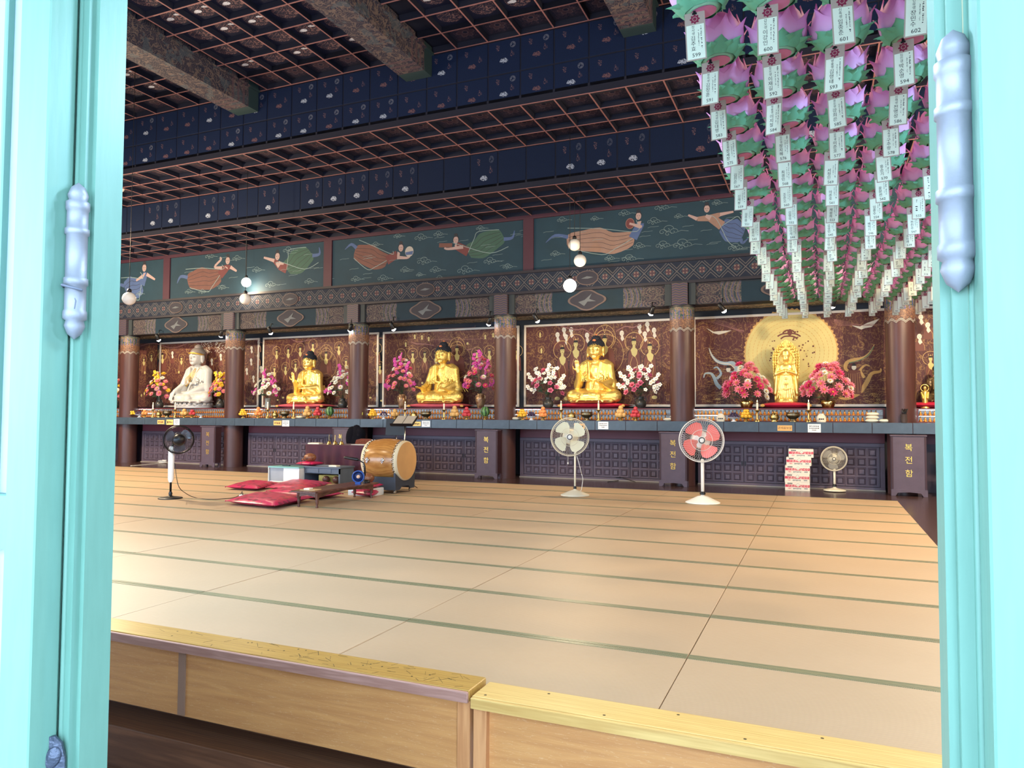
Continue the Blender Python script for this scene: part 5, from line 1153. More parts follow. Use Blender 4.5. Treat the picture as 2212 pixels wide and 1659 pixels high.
VM = {'dark': flat('dark_glazed_clay', rgb(62, 62, 60), .3, .2, .2, 6), 'bronze': MT('painted_bronze', rgb(150, 110, 80), .3, .5), 'brass': MT('bright_brass', rgb(196, 168, 110), .25, 1), 'glass': flat('clear_vase', rgb(120, 124, 120), .15)}
_b = VM['bronze']; _b.col(_b.mix(_b.voro(14, 'F1', None, 1)._m('MULTIPLY', .8), rgb(110, 70, 50), rgb(196, 170, 130)))
VM['bronze'] = _b.m; VM['brass'] = VM['brass'].m
VP = {'dark': [(.09, 0), (.10, .012), (.13, .08), (.125, .15), (.075, .2), (.07, .25), (.085, .27), (.06, .262)], 'bronze': [(.075, 0), (.08, .01), (.09, .06), (.125, .2), (.12, .29), (.08, .34), (.085, .37), (.06, .365)], 'brass': [(.10, 0), (.11, .01), (.12, .05), (.15, .12), (.13, .16), (.12, .165)], 'glass': [(.08, 0), (.09, .08), (.075, .16), (.09, .26), (.1, .29), (.08, .285)]}
def bouquet(px_, ytop, ybot, wpx, mix, vase, label, big=(), tall=(), i=0, nb=34, Yb=16.62, seed=0):
    r = random.Random(seed+px_); a = py(px_, ybot, Yb); b = py(px_, ytop, Yb); k = (a-Vector((0, 0, CAM_H))).dot(FWD)/F_PX
    nb = int(nb*1.35); hgt = b.z-1.66; W = wpx*k/2; vz = VP[vase][-2][1]; x0 = a.x
    v = thing('flower_vase', {'dark': 'dark glazed clay', 'bronze': 'patterned bronze coloured', 'brass': 'squat bright brass', 'glass': 'cloudy glass'}[vase]+' vase holding the '+label, 'vase', (x0, Yb, 1.66), 0, 'altar vases'); MB().lathe(VP[vase], 22).build('vessel', VM[vase], v)
    if vase in ('dark', 'bronze'):
        for s in (-1, 1): MB().tube([(s*.075, 0, vz*.88), (s*.125, 0, vz*.86), (s*.13, 0, vz*.66), (s*.11, 0, vz*.55)], .011, 6).build('handle', VM[vase], v)
    t = thing('flower_bouquet', label, 'bouquet', (x0, Yb, 1.66+vz)); H = hgt-vz; st_ = MB(); tips = []
    for q in range(nb):
        u = (q+.5)/nb; zz = (.12+.86*u)*H; wd = W*(.55+.6*math.sin(PI*min(1, u*1.05+.18)))*(1.15-.5*u); an = q*2.39996+r.uniform(-.3, .3)
        p = Vector((wd*math.cos(an)*.95, -abs(math.sin(an))*wd*.75-.02+.06*u, zz+r.uniform(-.03, .03)))
        c, kd = mix[r.randrange(len(mix))]; s = r.uniform(1.15, 1.5)
        o = ob('bloom', bl(c, kd), t, p); n = Vector((p.x*1.2, p.y-.25, .25+zz*.3)).normalized(); o.rotation_euler = n.to_track_quat('Z', 'Y').to_euler(); o.scale = (s, s, s); tips.append(p)
    for (dx, dz, c, L) in tall:                # orchid or lily sprays
        base = Vector((0, 0, .05)); tip = Vector((dx*W, -.12, dz*H)); pts = [base.lerp(tip, q/6)+Vector((dx*W*.15*math.sin(PI*q/6), 0, .03*math.sin(PI*q/6))) for q in range(7)]; st_.tube(pts, .004, 5)
        for q in range(L):
            f = 1-q*.055; p = base.lerp(tip, f)+Vector((r.uniform(-.035, .035), r.uniform(-.05, .01), r.uniform(-.035, .035))); o = ob('bloom', bl(c, 'orchid'), t, p); o.rotation_euler = Vector((r.uniform(-.6, .6), -1, r.uniform(-.2, .6))).to_track_quat('Z', 'Y').to_euler(); o.scale = (1.3,)*3
    for p in tips[::2]: st_.tube([(0, 0, -.05), (p.x*.5, p.y*.4, p.z*.6), p], .003, 4)
    st_.build('stems', STEMM, t)
    for q in range(14):
        an = 2*PI*q/14; o = ob('leaf', leaf_me, t, (W*.35*math.cos(an), -.05-abs(W*.3*math.sin(an)), H*r.uniform(.05, .5))); o.rotation_euler = (r.uniform(-.5, .5), r.uniform(-.6, .1), an-PI/2 if math.sin(an) < 0 else -an); o.scale = (1.2,)*3
M_lot = [('pink', 'lotus'), ('hot', 'lotus'), ('pink', 'lotus'), ('white', 'mum')]
M_wm = [('white', 'mum'), ('white', 'mum'), ('white', 'rose'), ('magenta', 'orchid')]
M_pk = [('pink', 'mum'), ('rose', 'mum'), ('white', 'mum'), ('hot', 'mum'), ('pink', 'mum')]
M_or = [('rose', 'rose'), ('white', 'orchid'), ('pink', 'rose'), ('white', 'orchid'), ('rose', 'rose')]
M_py = [('pink', 'mum'), ('white', 'mum'), ('pink', 'mum'), ('yellow', 'mum'), ('rose', 'mum')]
bouquet(1613, 785, 884, 84, M_lot, 'brass', 'pink lotus bouquet left of the standing gold statue', i=0, nb=30)
bouquet(1789, 783, 884, 90, M_lot, 'brass', 'pink lotus bouquet right of the standing gold statue', i=0, nb=32, seed=2)
TO = [(-1.2, .75, 'white', 9), (-.7, .98, 'white', 8), (.1, 1.05, 'white', 8), (.7, 1.0, 'white', 9), (1.25, .72, 'white', 9), (1.3, .35, 'white', 7), (-1.3, .35, 'white', 7)]
bouquet(1184, 794, 882, 66, M_or, 'dark', 'white orchid and pink rose bouquet', tall=TO, i=1, nb=20)
bouquet(1384, 792, 882, 70, M_or, 'dark', 'white orchid and pink lily bouquet beside the column', tall=TO, i=1, nb=20, seed=5)
TM = [(-.4, 1.0, 'magenta', 9), (.1, 1.1, 'magenta', 8), (.7, .85, 'magenta', 8), (-1.15, .25, 'magenta', 6), (1.2, .3, 'magenta', 6)]
bouquet(868, 775, 882, 62, M_pk, 'bronze', 'pink and magenta bouquet left of the patterned gold statue', tall=TM, i=2, nb=24)
bouquet(1038, 770, 880, 64, M_pk, 'bronze', 'pink and magenta bouquet beside a column and gold statue', tall=TM, i=2, nb=24, seed=3)
TW = [(0, 1.05, 'magenta', 8), (.9, .75, 'magenta', 8), (1.1, .3, 'magenta', 7), (-1.2, .25, 'magenta', 6)]
bouquet(578, 805, 878, 56, M_wm, 'glass', 'white chrysanthemum bouquet with magenta orchids and glass vase', tall=TW, i=3, nb=26)
bouquet(740, 795, 880, 60, M_wm, 'dark', 'white chrysanthemum bouquet half hidden behind a column', tall=TW, i=3, nb=26, seed=4)
TY = [(-.2, 1.0, 'yellow', 10), (.3, .95, 'yellow', 10)]
bouquet(344, 803, 880, 50, M_py, 'dark', 'pink and yellow bouquet left of the white marble statue', tall=TY, i=4, nb=28)
bouquet(476, 806, 880, 44, M_py, 'dark', 'pink and yellow bouquet between white statue and column', tall=TY, i=4, nb=26, seed=6)
bouquet(248, 815, 882, 40, M_py, 'dark', 'pink bouquet beside the mint door jamb', tall=(), i=4, nb=18, seed=7)
# ------------------------------------------------------------ fans
FRED = flat('coral_fan_blade', rgb(232, 110, 100), .3, 0, .05); FBLK = flat('smoky_fan_blade', rgb(70, 66, 74), .3)
def fan(base, head, rpx, label, blade_m, body_m, guard_m, pole_m, yaw, cap_m=None, base_r=.2, nb=4, tilt=0, back=False, face=True, poleR=.018, cone=.05):
    B = pz(*base); k = (B-Vector((0, 0, CAM_H))).dot(FWD)/F_PX; Hd = py(head[0], head[1], B.y); r = rpx*k; hz = Hd.z; hx = Hd.x-B.x
    t = thing('standing_fan', label, 'fan', (B.x, B.y, .002))
    MB().lathe([(base_r, 0), (base_r*1.01, .008), (base_r*.96, .018), (base_r*.7, .02+cone*.35), (base_r*.3, .02+cone), (.03, .03+cone), (.026, .05+cone)], 36).build('base', body_m, t)
    top = hz-r*.85 if not back else hz-.12
    MB().tube([(0, 0, .03+cone), (0, 0, top)], poleR, 14).build('pole', pole_m, t)
    MB().lathe([(poleR*1.7, .05+cone), (poleR*1.8, .07+cone), (poleR*1.2, .10+cone)], 14).build('lower_collar', BLACK, t)
    MB().tube([(0, 0, top-.02), (0, .05, top+.06), (hx*.5, .07, hz-.03)], [poleR*1.25, poleR*1.3, .02], 10).build('neck', BLACK if pole_m is not CREAM else body_m, t)
    h = empty('fan_head', (hx, 0, hz), yaw); h.parent = t; q = TR(rx=PI/2)
    MB().lathe([(.0, .10), (r*.32, .10), (r*.42, .04), (r*.42, -.10), (r*.26, -.16), (0, -.165)], 24, 0, TR(0, .06, 0) @ q @ TR(s=(1, 1, -1)) if False else TR(0, .08, 0) @ q).build('motor_housing', body_m if not back else BLACK, t, (hx, .02, hz), yaw)
    m = MB()
    for kk in range(2):
        m.lathe([(r, -.008), (r+.009, 0), (r, .008), (r-.009, 0), (r, -.008)], 48, 0, TR(0, -.02+.05*kk-.03, 0) @ q, cap=False)
    m.lathe([(r*.48, -.003), (r*.48+.004, 0), (r*.48, .003), (r*.48-.004, 0), (r*.48, -.003)], 36, 0, TR(0, -.085, 0) @ q, cap=False); m.lathe([(r*.93, -.003), (r*.93+.004, 0), (r*.93, .003), (r*.93-.004, 0), (r*.93, -.003)], 48, 0, TR(0, -.065, 0) @ q, cap=False)
    m.build('guard_rim', guard_m, t, (hx, 0, hz), yaw)['kind'] = 'stuff'
    m = MB(); n = 54
    for side in (-1, 1):
        for w_ in range(n):
            a = 2*PI*w_/n; tw = .35*side; p = []
            for s_ in range(6):
                f = s_/5; rr = r*(.17+.83*f); an = a+tw*f; p.append((rr*math.cos(an), (-.095 if side < 0 else .06)+(.06 if side < 0 else -.04)*f**3, rr*math.sin(an)))
            m.tube(p, .0013, 4, 0, None, False)
    m.build('guard_wires', guard_m, t, (hx, 0, hz), yaw)['kind'] = 'stuff'
    for b in range(nb):
        a0 = 2*PI*b/nb+tilt; vv = []; N_, M_ = 9, 6
        for i in range(N_):
            f = i/(N_-1); rr = r*(.16+.70*f); half = .20+.38*math.sin(min(1, f*1.15+.12)*PI*.62)*(1 if f < .86 else (1-((f-.86)/.14)**2*.55))
            for j in range(M_):
                v = j/(M_-1)*2-1; an = a0+v*half+.28*f; vv.append((rr*math.cos(an), -.02+v*.028*(1-.3*f), rr*math.sin(an)))
        MB().add(vv, [(i*M_+j, (i+1)*M_+j, (i+1)*M_+j+1, i*M_+j+1) for i in range(N_-1) for j in range(M_-1)], 0, True).build('blade', blade_m, t, (hx, 0, hz), yaw)
    MB().lathe([(.0, .02), (r*.17, .018), (r*.18, .0), (r*.15, -.02)], 24, 0, TR(0, -.09, 0) @ q).build('badge', cap_m or guard_m, t, (hx, 0, hz), yaw)
    m = MB()
    for w_ in range(20): a = 2*PI*w_/20; m.box(r*.105, r*.15, -.003, .003, -.006, .006, 0, TR(0, -.111, 0) @ TR(ry=a))
    m.build('badge_slots', INK, t, (hx, 0, hz), yaw)['kind'] = 'stuff'
    return t, (hx, hz, r, B)
wf = flat('white_fan_plastic', rgb(236, 234, 226), .3, 0, .03); cg = flat('cream_wire', rgb(216, 208, 186), .35); cb = flat('cream_blade', rgb(226, 224, 196), .3, 0, .04); sm = flat('clear_blade', rgb(150, 146, 136), .25)
f1, i1 = fan((1242, 1070), (1231, 944), 41, 'tall cream fan with four cream blades and pull cord', cb, CREAM, cg, CREAM, .30, wf, .27, 4, .45, cone=.07)
f2, i2 = fan((1518, 1086), (1515, 951), 47, 'tall white fan with four coral red blades', FRED, wf, wf, wf, .22, wf, .29, 4, .35, poleR=.028, cone=.09)
f3, i3 = fan((1803, 1060), (1801, 991), 26, 'short cream fan beside the stack of boxes', sm, CREAM, cg, CREAM, .05, CREAM, .21, 3, .2, poleR=.022, cone=.03)
f4, i4 = fan((368, 1077), (386, 950), 30, 'black floor fan with white column seen from behind', FBLK, BLACK, BLACK, BLACK, PI+.75, None, .20, 3, .2, back=True, cone=.02)
hx, hz, r, B = i4
MB().lathe([(.03, hz-.75), (.048, hz-.70), (.052, hz-.4), (.05, hz-.16), (.03, hz-.12)], 18).build('control_column', wf, f4)
hx, hz, r, B = i1
MB().tube([(-.12, -.05, hz-r*.95), (-.12, -.05, hz-r*1.35)], .003, 5).build('pull_cord', wf, f1); MB().ell((-.12, -.05, hz-r*1.38), (.014, .014, .024), 0, None, 10, 6).build('pull_bead', wf, f1)
MB().tube([(.03, .02, hz-r), (.06, .05, .6), (.14, .05, .3), (.12, .02, .1), (.03, 0, .04)], .005, 6).build('cord', wf, f1)

# ------------------------------------------------------------ cords and sockets
def cord(name, label, pts, r, m, smooth=6):
    P = [Vector(p) for p in pts]; out = []
    for i in range(len(P)-1):
        p0, p1, p2, p3 = P[max(i-1, 0)], P[i], P[i+1], P[min(i+2, len(P)-1)]
        for k in range(smooth):
            t = k/smooth; out.append(.5*((2*p1)+(p2-p0)*t+(2*p0-5*p1+4*p2-p3)*t*t+(3*p1-p0-3*p2+p3)*t**3))
    out.append(P[-1]); return tag(MB().tube(out, r, 6).build(name, m), label, 'cord')
hx, hz, r, B = i4
cord('power_cord', 'thin black cord trailing from the black fan to a socket strip', [(B.x+.03, B.y+.05, .62), pz(385, 1048, .3), pz(402, 1066, .1), pz(422, 1075, .006), pz(445, 1078, .006), pz(475, 1078, .006), pz(505, 1075, .006), pz(519, 1068, .03), pz(523, 1062, .09), pz(525, 1071, .05)], .006, CORD)
P = pz(527, 1073); t = thing('socket_strip', 'small white socket strip between the crimson floor cushions', 'socket strip', (P.x, P.y, .002), .2); MB().bbox(-.085, .085, -.03, .03, 0, .035, .006).build('body', wf, t); MB().lathe([(.012, .035), (.012, .06)], 10, mx=TR(-.03, 0, 0)).build('plug', BLACK, t); MB().lathe([(.015, .0355), (.015, .0365)], 12, mx=TR(.03, 0, 0)).build('socket', flat('grey_socket', rgb(150, 150, 150), .5), t)
P = pz(350, 1000); rr = random.Random(9)
cord('white_cord_coil', 'loose coil of white cord in front of the altar cabinet', [pz(282, 1006, -.005)]+[pz(320, 1003, -.005)]+[(P.x+rr.uniform(.1, .22)*math.cos(a*1.3), P.y+rr.uniform(.05, .1)*math.sin(a*1.3), .0+.004*a) for a in range(1, 22)], .007, wf)
P = pz(1340, 1036)-Vector((0, .16, 0))
cord('black_cord_tangle', 'tangle of black cords on the floor before the altar cabinet', [pz(1312, 1041, -.006)]+[(P.x+rr.uniform(.08, .2)*math.cos(a*1.25), P.y+.02+rr.uniform(.04, .08)*math.sin(a*1.25), .0+.004*a) for a in range(1, 20)]+[pz(1372, 1041, .01)], .008, CORD)
P = pz(1352, 1035); tag(MB().bbox(-.03, .03, -.02, .02, 0, .03, .004).build('white_plug', wf, None, (P.x, P.y-.08, -.012)), 'white plug block by the black cord tangle', 'plug')

# ------------------------------------------------------------ stack of noodle boxes
prep_text([('구포촌', .062), ('칼국수', .062)])
BXW = flat('white_carton', rgb(232, 224, 208), .6, 0, .04); BXR = flat('carton_red', rgb(206, 70, 92), .6, 0, .05); BXG = flat('carton_grey_print', rgb(130, 134, 134), .7); BXK = flat('carton_black_print', rgb(50, 50, 62), .7); BXP = flat('carton_pink_mark', rgb(220, 150, 150), .7)
A_ = pz(1695, 1057); hb = .168
for k in range(5):
    dx = [0, .0, .005, .035, .075][k]; c = A_.x+.24+dx
    t = thing('noodle_carton', ['lowest', 'second lowest', 'middle', 'second highest', 'topmost'][k]+' red and white noodle carton of the stack by the short fan', 'carton', (c, A_.y+.16, -.015+k*hb), .02*(-1)**k)
    MB().bbox(-.235, .235, -.16, .16, 0, hb-.001, .003).build('carton_body', BXW, t); y = -.1615
    MB().box(-.23, .23, y, y+.002, .068, .118).build('red_band', BXR, t); MB().disc(.01, .115, .036, y-.001, y+.001, 0, 20).build('round_logo', BXW, t); MB().ring(.01, .122, .024, .004, y-.0018, y, 0, 16).build('logo_mark', BXG, t)
    m = text('white_lettering', '구포촌', .062, BXW, t, (-.105, y-.0015, .093)); m = text('white_lettering', '칼국수', .062, BXW, t, (.13, y-.0015, .093))
    m = MB(); [m.box(-.185+q*.024, -.168+q*.024, y-.0015, y, .128, .152) for q in range(4)]; m.build('black_print', BXK, t)['kind'] = 'stuff'
    m = MB(); [m.box(-.08+q*.022, -.064+q*.022, y-.0015, y, .025+.004*(q % 3), .052) for q in range(7)]; [m.box(.13+q*.022, .147+q*.022, y-.0015, y, .03, .055) for q in range(3)]; m.build('grey_print', BXG, t)['kind'] = 'stuff'
    MB().prism([(-.19, .042), (-.15, .055), (-.11, .042), (-.15, .026)], y-.0015, y, 0).build('pink_mark', BXP, t)

# ------------------------------------------------------------ low furniture in the middle of the hall
SATIN = MT('crimson_brocade', rgb(196, 30, 70), .32, 0, .5); _u = SATIN.coord('Object'); _v = SATIN.voro(6.5, 'F1', SATIN.coord('Object', (1, 1, 0)))
SATIN.col(SATIN.mix((_v < .34)*.8, SATIN.mix(SATIN.noise(9, 3), rgb(168, 22, 70), rgb(204, 42, 96)), rgb(96, 14, 40))); SATIN.bump(SATIN.noise(14, 3), .18, .01)
def quad_cushion(pts, h, label, group='crimson floor cushions'):      # four floor pixels, anticlockwise from near left
    Q = [pz(*p) for p in pts]; c = sum(Q, Vector((0, 0, 0)))/4; n = 18; vv = []; ff = []
    for lay in (1, -1):
        for i in range(n+1):
            for j in range(n+1):
                u, v = i/n, j/n; p = (Q[0]*(1-u)+Q[1]*u)*(1-v)+(Q[3]*(1-u)+Q[2]*u)*v-c; a, b = abs(2*u-1), abs(2*v-1)
                e = max(0, (1-a**3.5)*(1-b**3.5))**.5; s = 1-.05*((1-b*b)*a**4+(1-a*a)*b**4); wv = .006*math.sin(i*1.9+j*.8)*e
                vv.append((p.x*s, p.y*s, h/2+lay*h/2*e+(wv if lay > 0 else 0)))
    N = (n+1)**2
    for i in range(n):
        for j in range(n): a = i*(n+1)+j; ff += [(a, a+n+1, a+n+2, a+1), (N+a, N+a+1, N+a+n+2, N+a+n+1)]
    t = thing('floor_cushion', label, 'cushion', (c.x, c.y, .003), 0, group); MB().add(vv, ff, 0, True).build('pad', SATIN.m, t)
    for q in Q: d = q-c; MB().ell((d.x*.985, d.y*.985, h*.5), (.012, .012, .012), 0, None, 8, 6).build('corner_knot', SATIN.m, t)
    return t
quad_cushion([(486, 1091), (594, 1102), (676, 1083), (556, 1072)], .13, 'crimson brocade floor cushion lying in front by the low table legs')
quad_cushion([(574, 1068), (686, 1082), (742, 1074), (640, 1058)], .12, 'crimson brocade floor cushion under the near end of the low table')
quad_cushion([(486, 1058), (556, 1062), (606, 1050), (545, 1044)], .11, 'crimson brocade floor cushion nearest the black fan cord')
quad_cushion([(573, 1060), (660, 1066), (716, 1050), (636, 1042)], .12, 'crimson brocade floor cushion before the grey writing desk')
quad_cushion([(760, 1071), (806, 1077), (824, 1068), (778, 1062)], .13, 'small crimson cushion on a white board under the low table')
# low table
LTW = wood('table_dark_wood', rgb(66, 40, 36), rgb(112, 72, 60), .25, 3, (6, .7, 6)); zt = .27
a, b, c_ = pz(605, 1058, zt), pz(694, 1064, zt), pz(836, 1037, zt)
x0, x1, y0, y1 = (a.x+.0), (b.x+c_.x)/2, (a.y+b.y)/2, 11.22
x0 = x1-.50
t = thing('low_table', 'long low dark wooden table with turned legs and curved apron', 'table', ((x0+x1)/2, (y0+y1)/2, .002)); W2, L2 = (x1-x0)/2, (y1-y0)/2
MB().bbox(-W2, W2, -L2, L2, zt-.03, zt, .008).build('table_top', LTW, t)
for s in (-1, 1):
    MB().prism([(-L2+.1, zt-.03), (L2-.1, zt-.03), (L2-.1, zt-.12), (L2-.35, zt-.09), (0, zt-.055), (-L2+.35, zt-.09), (-L2+.1, zt-.12)], -.01, .01, 0, TR(s*(W2-.06), 0, 0, rz=PI/2)).build('apron', LTW, t)
    MB().prism([(-W2+.06, zt-.03), (W2-.06, zt-.03), (W2-.06, zt-.11), (0, zt-.075), (-W2+.06, zt-.11)], -.01, .01, 0, TR(0, s*(L2-.12), 0)).build('apron', LTW, t)
    for s2 in (-1, 1): MB().lathe([(.02, 0), (.024, .01), (.016, .03), (.024, .07), (.03, .11), (.024, .135), (.032, .15), (.032, zt-.03)], 14, mx=TR(s*(W2-.07), s2*(L2-.13), 0)).build('leg', LTW, t)
LTX, LTY, LTL = (x0+x1)/2, (y0+y1)/2, L2
PAPERM = flat('paper', rgb(232, 226, 206), .7); tag(MB().bbox(-.14, .14, -.1, .1, 0, .008, .002).build('booklet', flat('tan_booklet', rgb(190, 160, 120), .6), None, (LTX-.02, LTY-LTL+.22, zt+.0025), .1), 'tan booklet on the near end of the low table', 'book')
tag(MB().bbox(-.05, .05, -.06, .06, 0, .02, .002).build('note_pad', PAPERM, None, (LTX-.05, LTY-LTL+.2, zt+.0115), .15), 'small white note pad on the tan booklet', 'note pad')
# desk lamp and small blue fan on the low table
P = py(791, 1037, 11.05); P.z = zt; t = thing('desk_lamp', 'black gooseneck desk lamp on the low table', 'lamp', (P.x, P.y, zt+.002))
MB().lathe([(.07, 0), (.072, .02), (.06, .045), (.03, .055)], 20).build('base', BLACK, t); G_ = [py(788, 1028, P.y), py(788, 1008, P.y), py(786, 1001, P.y), py(779, 996, P.y), py(771, 993, P.y)]
MB().tube([(q-P)+Vector((0, 0, 0)) for q in G_], [.016, .015, .013, .012, .014], 10).build('gooseneck', BLACK, t); e0, e1 = py(775, 993.5, P.y)-P, py(744, 988, P.y)-P; e1.y += -.02
m = MB(); d = (e1-e0); m.tube([e0, e0+d*.1, e0+d*.9, e1], [.02, .03, .026, .012], 12); m.build('lamp_head', BLACK, t)
BLU = flat('blue_plastic', rgb(40, 78, 150), .3); P = py(774, 1042, 10.78); P.z = zt; t = thing('mini_fan', 'small blue desk fan on the low table', 'fan', (P.x, P.y, zt+.002), .35)
MB().bbox(-.05, .05, -.04, .04, 0, .03, .008).build('foot', BLU, t); q = TR(0, 0, .13, rx=PI/2)
MB().lathe([(.10, -.03), (.112, -.02), (.112, .02), (.10, .03), (.09, .02), (.09, -.02), (.10, -.03)], 28, 0, q, cap=False).build('ring', BLU, t); MB().lathe([(0, -.01), (.088, -.01), (.088, .0), (0, .0)], 24, 0, q).build('blade_disc', flat('dark_blue', rgb(26, 40, 84), .4), t); MB().lathe([(0, .022), (.03, .02), (.032, 0)], 16, 0, q).build('hub', flat('peach_badge', rgb(226, 180, 150), .5), t)
# wooden fish drums on cushions
MOK = wood('moktak_wood', rgb(100, 60, 40), rgb(150, 98, 66), .3, 4, (3, 3, 3))
def moktak(P, z, s, label, clabel, stand=None):
    cu = tag(ob('small_cushion', pillow_mesh('small_cushion', .52*s, .40*s, .09, SATIN.m), None, (P.x, P.y, z)), clabel, 'cushion')
    t = thing('wooden_fish', label, 'percussion', (P.x, P.y, z+.082)); m = MB(); m.ell((0, 0, .095*s), (.15*s, .13*s, .10*s), 0, None, 20, 12); m.cap((-.12*s, 0, .07*s), (-.2*s, -.01, .04*s), .035*s, .025*s); m.build('shell', MOK, t)
    MB().tube([(-.145*s, -.06*s, .07*s), (0, -.138*s, .075*s), (.13*s, -.06*s, .07*s)], .008, 6).build('slit', INK, t)
P = pz(804, 1062, 0); WB = flat('white_block', rgb(214, 216, 214), .5)
# grey writing desk, glass case, velvet table
GREYW = flat('grey_painted_wood', rgb(86, 98, 112), .5, 0, .15, 5); a, b = pz(649, 1043), pz(734, 1045); yf = (a.y+b.y)/2; xa, xb = a.x, py(734, 1043, yf).x; zt2 = py(690, 1008, yf).z; dp = .52
t = thing('writing_desk', 'low grey painted writing desk with open lower shelf', 'desk', (0, 0, .002))
MB().bbox(xa-.02, xb+.02, yf-.02, yf+dp, zt2-.03, zt2, .005).build('desk_top', GREYW, t); MB().box(xa, xb, yf, yf+.02, zt2-.15, zt2-.031).build('drawer_rail', GREYW, t)
for k in range(2): MB().bbox(xa+.10+k*.33, xa+.10+k*.33+.31, -(.0), .0+.09, 0, .012, .003, 0, TR(0, yf, zt2-.135, rx=PI/2)).build('drawer_front', GREYW, t)
for xx in (xa, xb-.035): MB().box(xx, xx+.035, yf, yf+dp-.02, 0, zt2-.031).build('side_panel', GREYW, t)
MB().box(xa+.036, xb-.036, yf+dp-.04, yf+dp-.02, 0, zt2-.16).build('back_panel', BLACK, t)
tag(MB().bbox(-.3, .3, -.1, .1, 0, .16, .01).build('yellow_box', flat('yellow_box_paint', rgb(196, 176, 96), .6, 0, .15, 12), None, (xb-.40, yf+.28, .003)), 'yellow box on the open shelf of the grey desk', 'box')
for k in range(2): tag(MB().ell((0, 0, .08), (.085, .08, .08), 0, None, 16, 10).build('dark_moktak', DARKWOOD, None, (xb-.14-.26*k, yf+.06, .003)), 'small dark round wooden bell on the shelf of the grey desk', 'percussion', 'dark wooden bells under the desk')
tag(MB().bbox(-.10, .10, -.07, .07, 0, .03, .003).build('paper_pad', PAPERM, None, (xb-.22, yf+.10, zt2+.004)), 'thick white paper pad on the grey writing desk', 'book')
tag(MB().bbox(-.18, .18, -.12, .12, 0, .012, .003).build('grey_folder', flat('grey_folder', rgb(120, 126, 136), .5), None, (xa+.36, yf+.30, zt2+.004)), 'grey folder on the grey writing desk', 'folder')
a, b = pz(574, 1041), pz(647, 1043); yg = (a.y+b.y)/2; xa2, xb2 = a.x, py(647, 1042, yg).x-.015; zg = py(610, 1008, yg).z
GL = MT('glass_pane', rgb(200, 220, 220), .05); GL.b.inputs['Transmission Weight'].default_value = .85; GL.b.inputs['IOR'].default_value = 1.1; TEALG = flat('teal_glass_edge', rgb(120, 176, 172), .2)
t = thing('glass_case', 'small white display case with teal edged glass top', 'display case', (0, 0, .002))
MB().bbox(xa2, xb2, yg-.01, yg+.45, zg-.03, zg, .004).build('glass_top', TEALG, t)
for xx in (xa2, xb2-.02): MB().box(xx, xx+.02, yg, yg+.44, .0, zg-.031).build('side_panel', flat('case_white', rgb(206, 212, 212), .4), t)
MB().box(xa2+.021, xb2-.021, yg+.03, yg+.42, 0, .02).build('floor_board', wf, t); xm = xa2+(xb2-xa2)*.48
MB().box(xm, xb2-.021, yg+.02, yg+.03, .021, zg-.032).build('white_panel', flat('white_door_panel', rgb(232, 234, 228), .4, 0, .03), t); MB().box(xa2+.021, xm, yg+.03, yg+.04, .021, zg-.032).build('grey_panel', flat('grey_door_panel', rgb(150, 154, 160), .3), t)
tag(MB().bbox(-.09, .09, -.02, .02, 0, .025, .004).box(-.02, .05, .02, .05, 0, .02).build('reading_glasses_case', BLACK, None, (xa2+.33, yg+.2, zg+.004), .2), 'black spectacle case on the glass top', 'case')
moktak(Vector((xb2+.0, yg+.36, 0)), max(zg, zt2)+.006, .95, 'brown wooden fish drum on the crimson cushion by the glass case', 'small crimson cushion across the glass case and grey desk')
P = Vector((-7.8, 11.24, 0)); bl_ = tag(MB().bbox(-.27, .27, -.19, .19, 0, .135, .01).build('white_stool', WB, None, (P.x-.02, P.y+.25, .002)), 'low white stool behind the low table', 'stool'); moktak(Vector((P.x+.0, P.y+.25, 0)), .139, .95, 'large brown wooden fish drum behind the desk lamp', 'crimson cushion on the low white stool')
# velvet covered table with bells
VEL = MT('burgundy_velvet', rgb(74, 18, 44), .7); VEL.b.inputs['Sheen Weight'].default_value = .1; VEL.col(VEL.mix(VEL.noise(5, 3), rgb(44, 8, 28), rgb(78, 18, 46)))
yv = 13.75; xv0, xv1 = py(660, 1000, yv).x, py(808, 1000, yv).x; zv = py(730, 961.5, yv).z; n = 90; vv = []; dpv = .75
per = [(xv0+(xv1-xv0)*i/50, yv) for i in range(51)]+[(xv1, yv+dpv*i/12) for i in range(1, 13)]
per = [(xv0, yv+dpv*(1-i/12)) for i in range(12)]+per
for lv in range(7):
    f = lv/6
    for i, (x, y) in enumerate(per):
        wv = math.sin(i*.95)*.5+math.sin(i*.41+1)*.5; o = .012+f*(.03+.07*wv); dx = -1 if i < 12 else (1 if i > 62 else 0); dy = -1 if 12 <= i <= 62 else 0
        vv.append((x+dx*o, y+dy*o, zv-.004-f*(zv-.012)))
np_ = len(per); t = thing('velvet_table', 'table draped to the floor with burgundy velvet', 'table', (0, 0, .002))
MB().add(vv, [(l*np_+i, (l+1)*np_+i, (l+1)*np_+i+1, l*np_+i+1) for l in range(6) for i in range(np_-1)], 0, True).build('velvet_cloth', VEL.m, t); MB().bbox(xv0, xv1, yv, yv+dpv, zv-.03, zv, .006).build('table_top', VEL.m, t)
for xx in (xv0+.06, xv1-.1):
    for yy in (yv+.06, yv+dpv-.1): MB().box(xx, xx+.04, yy, yy+.04, 0, zv-.031).build('leg', DARKWOOD, t)
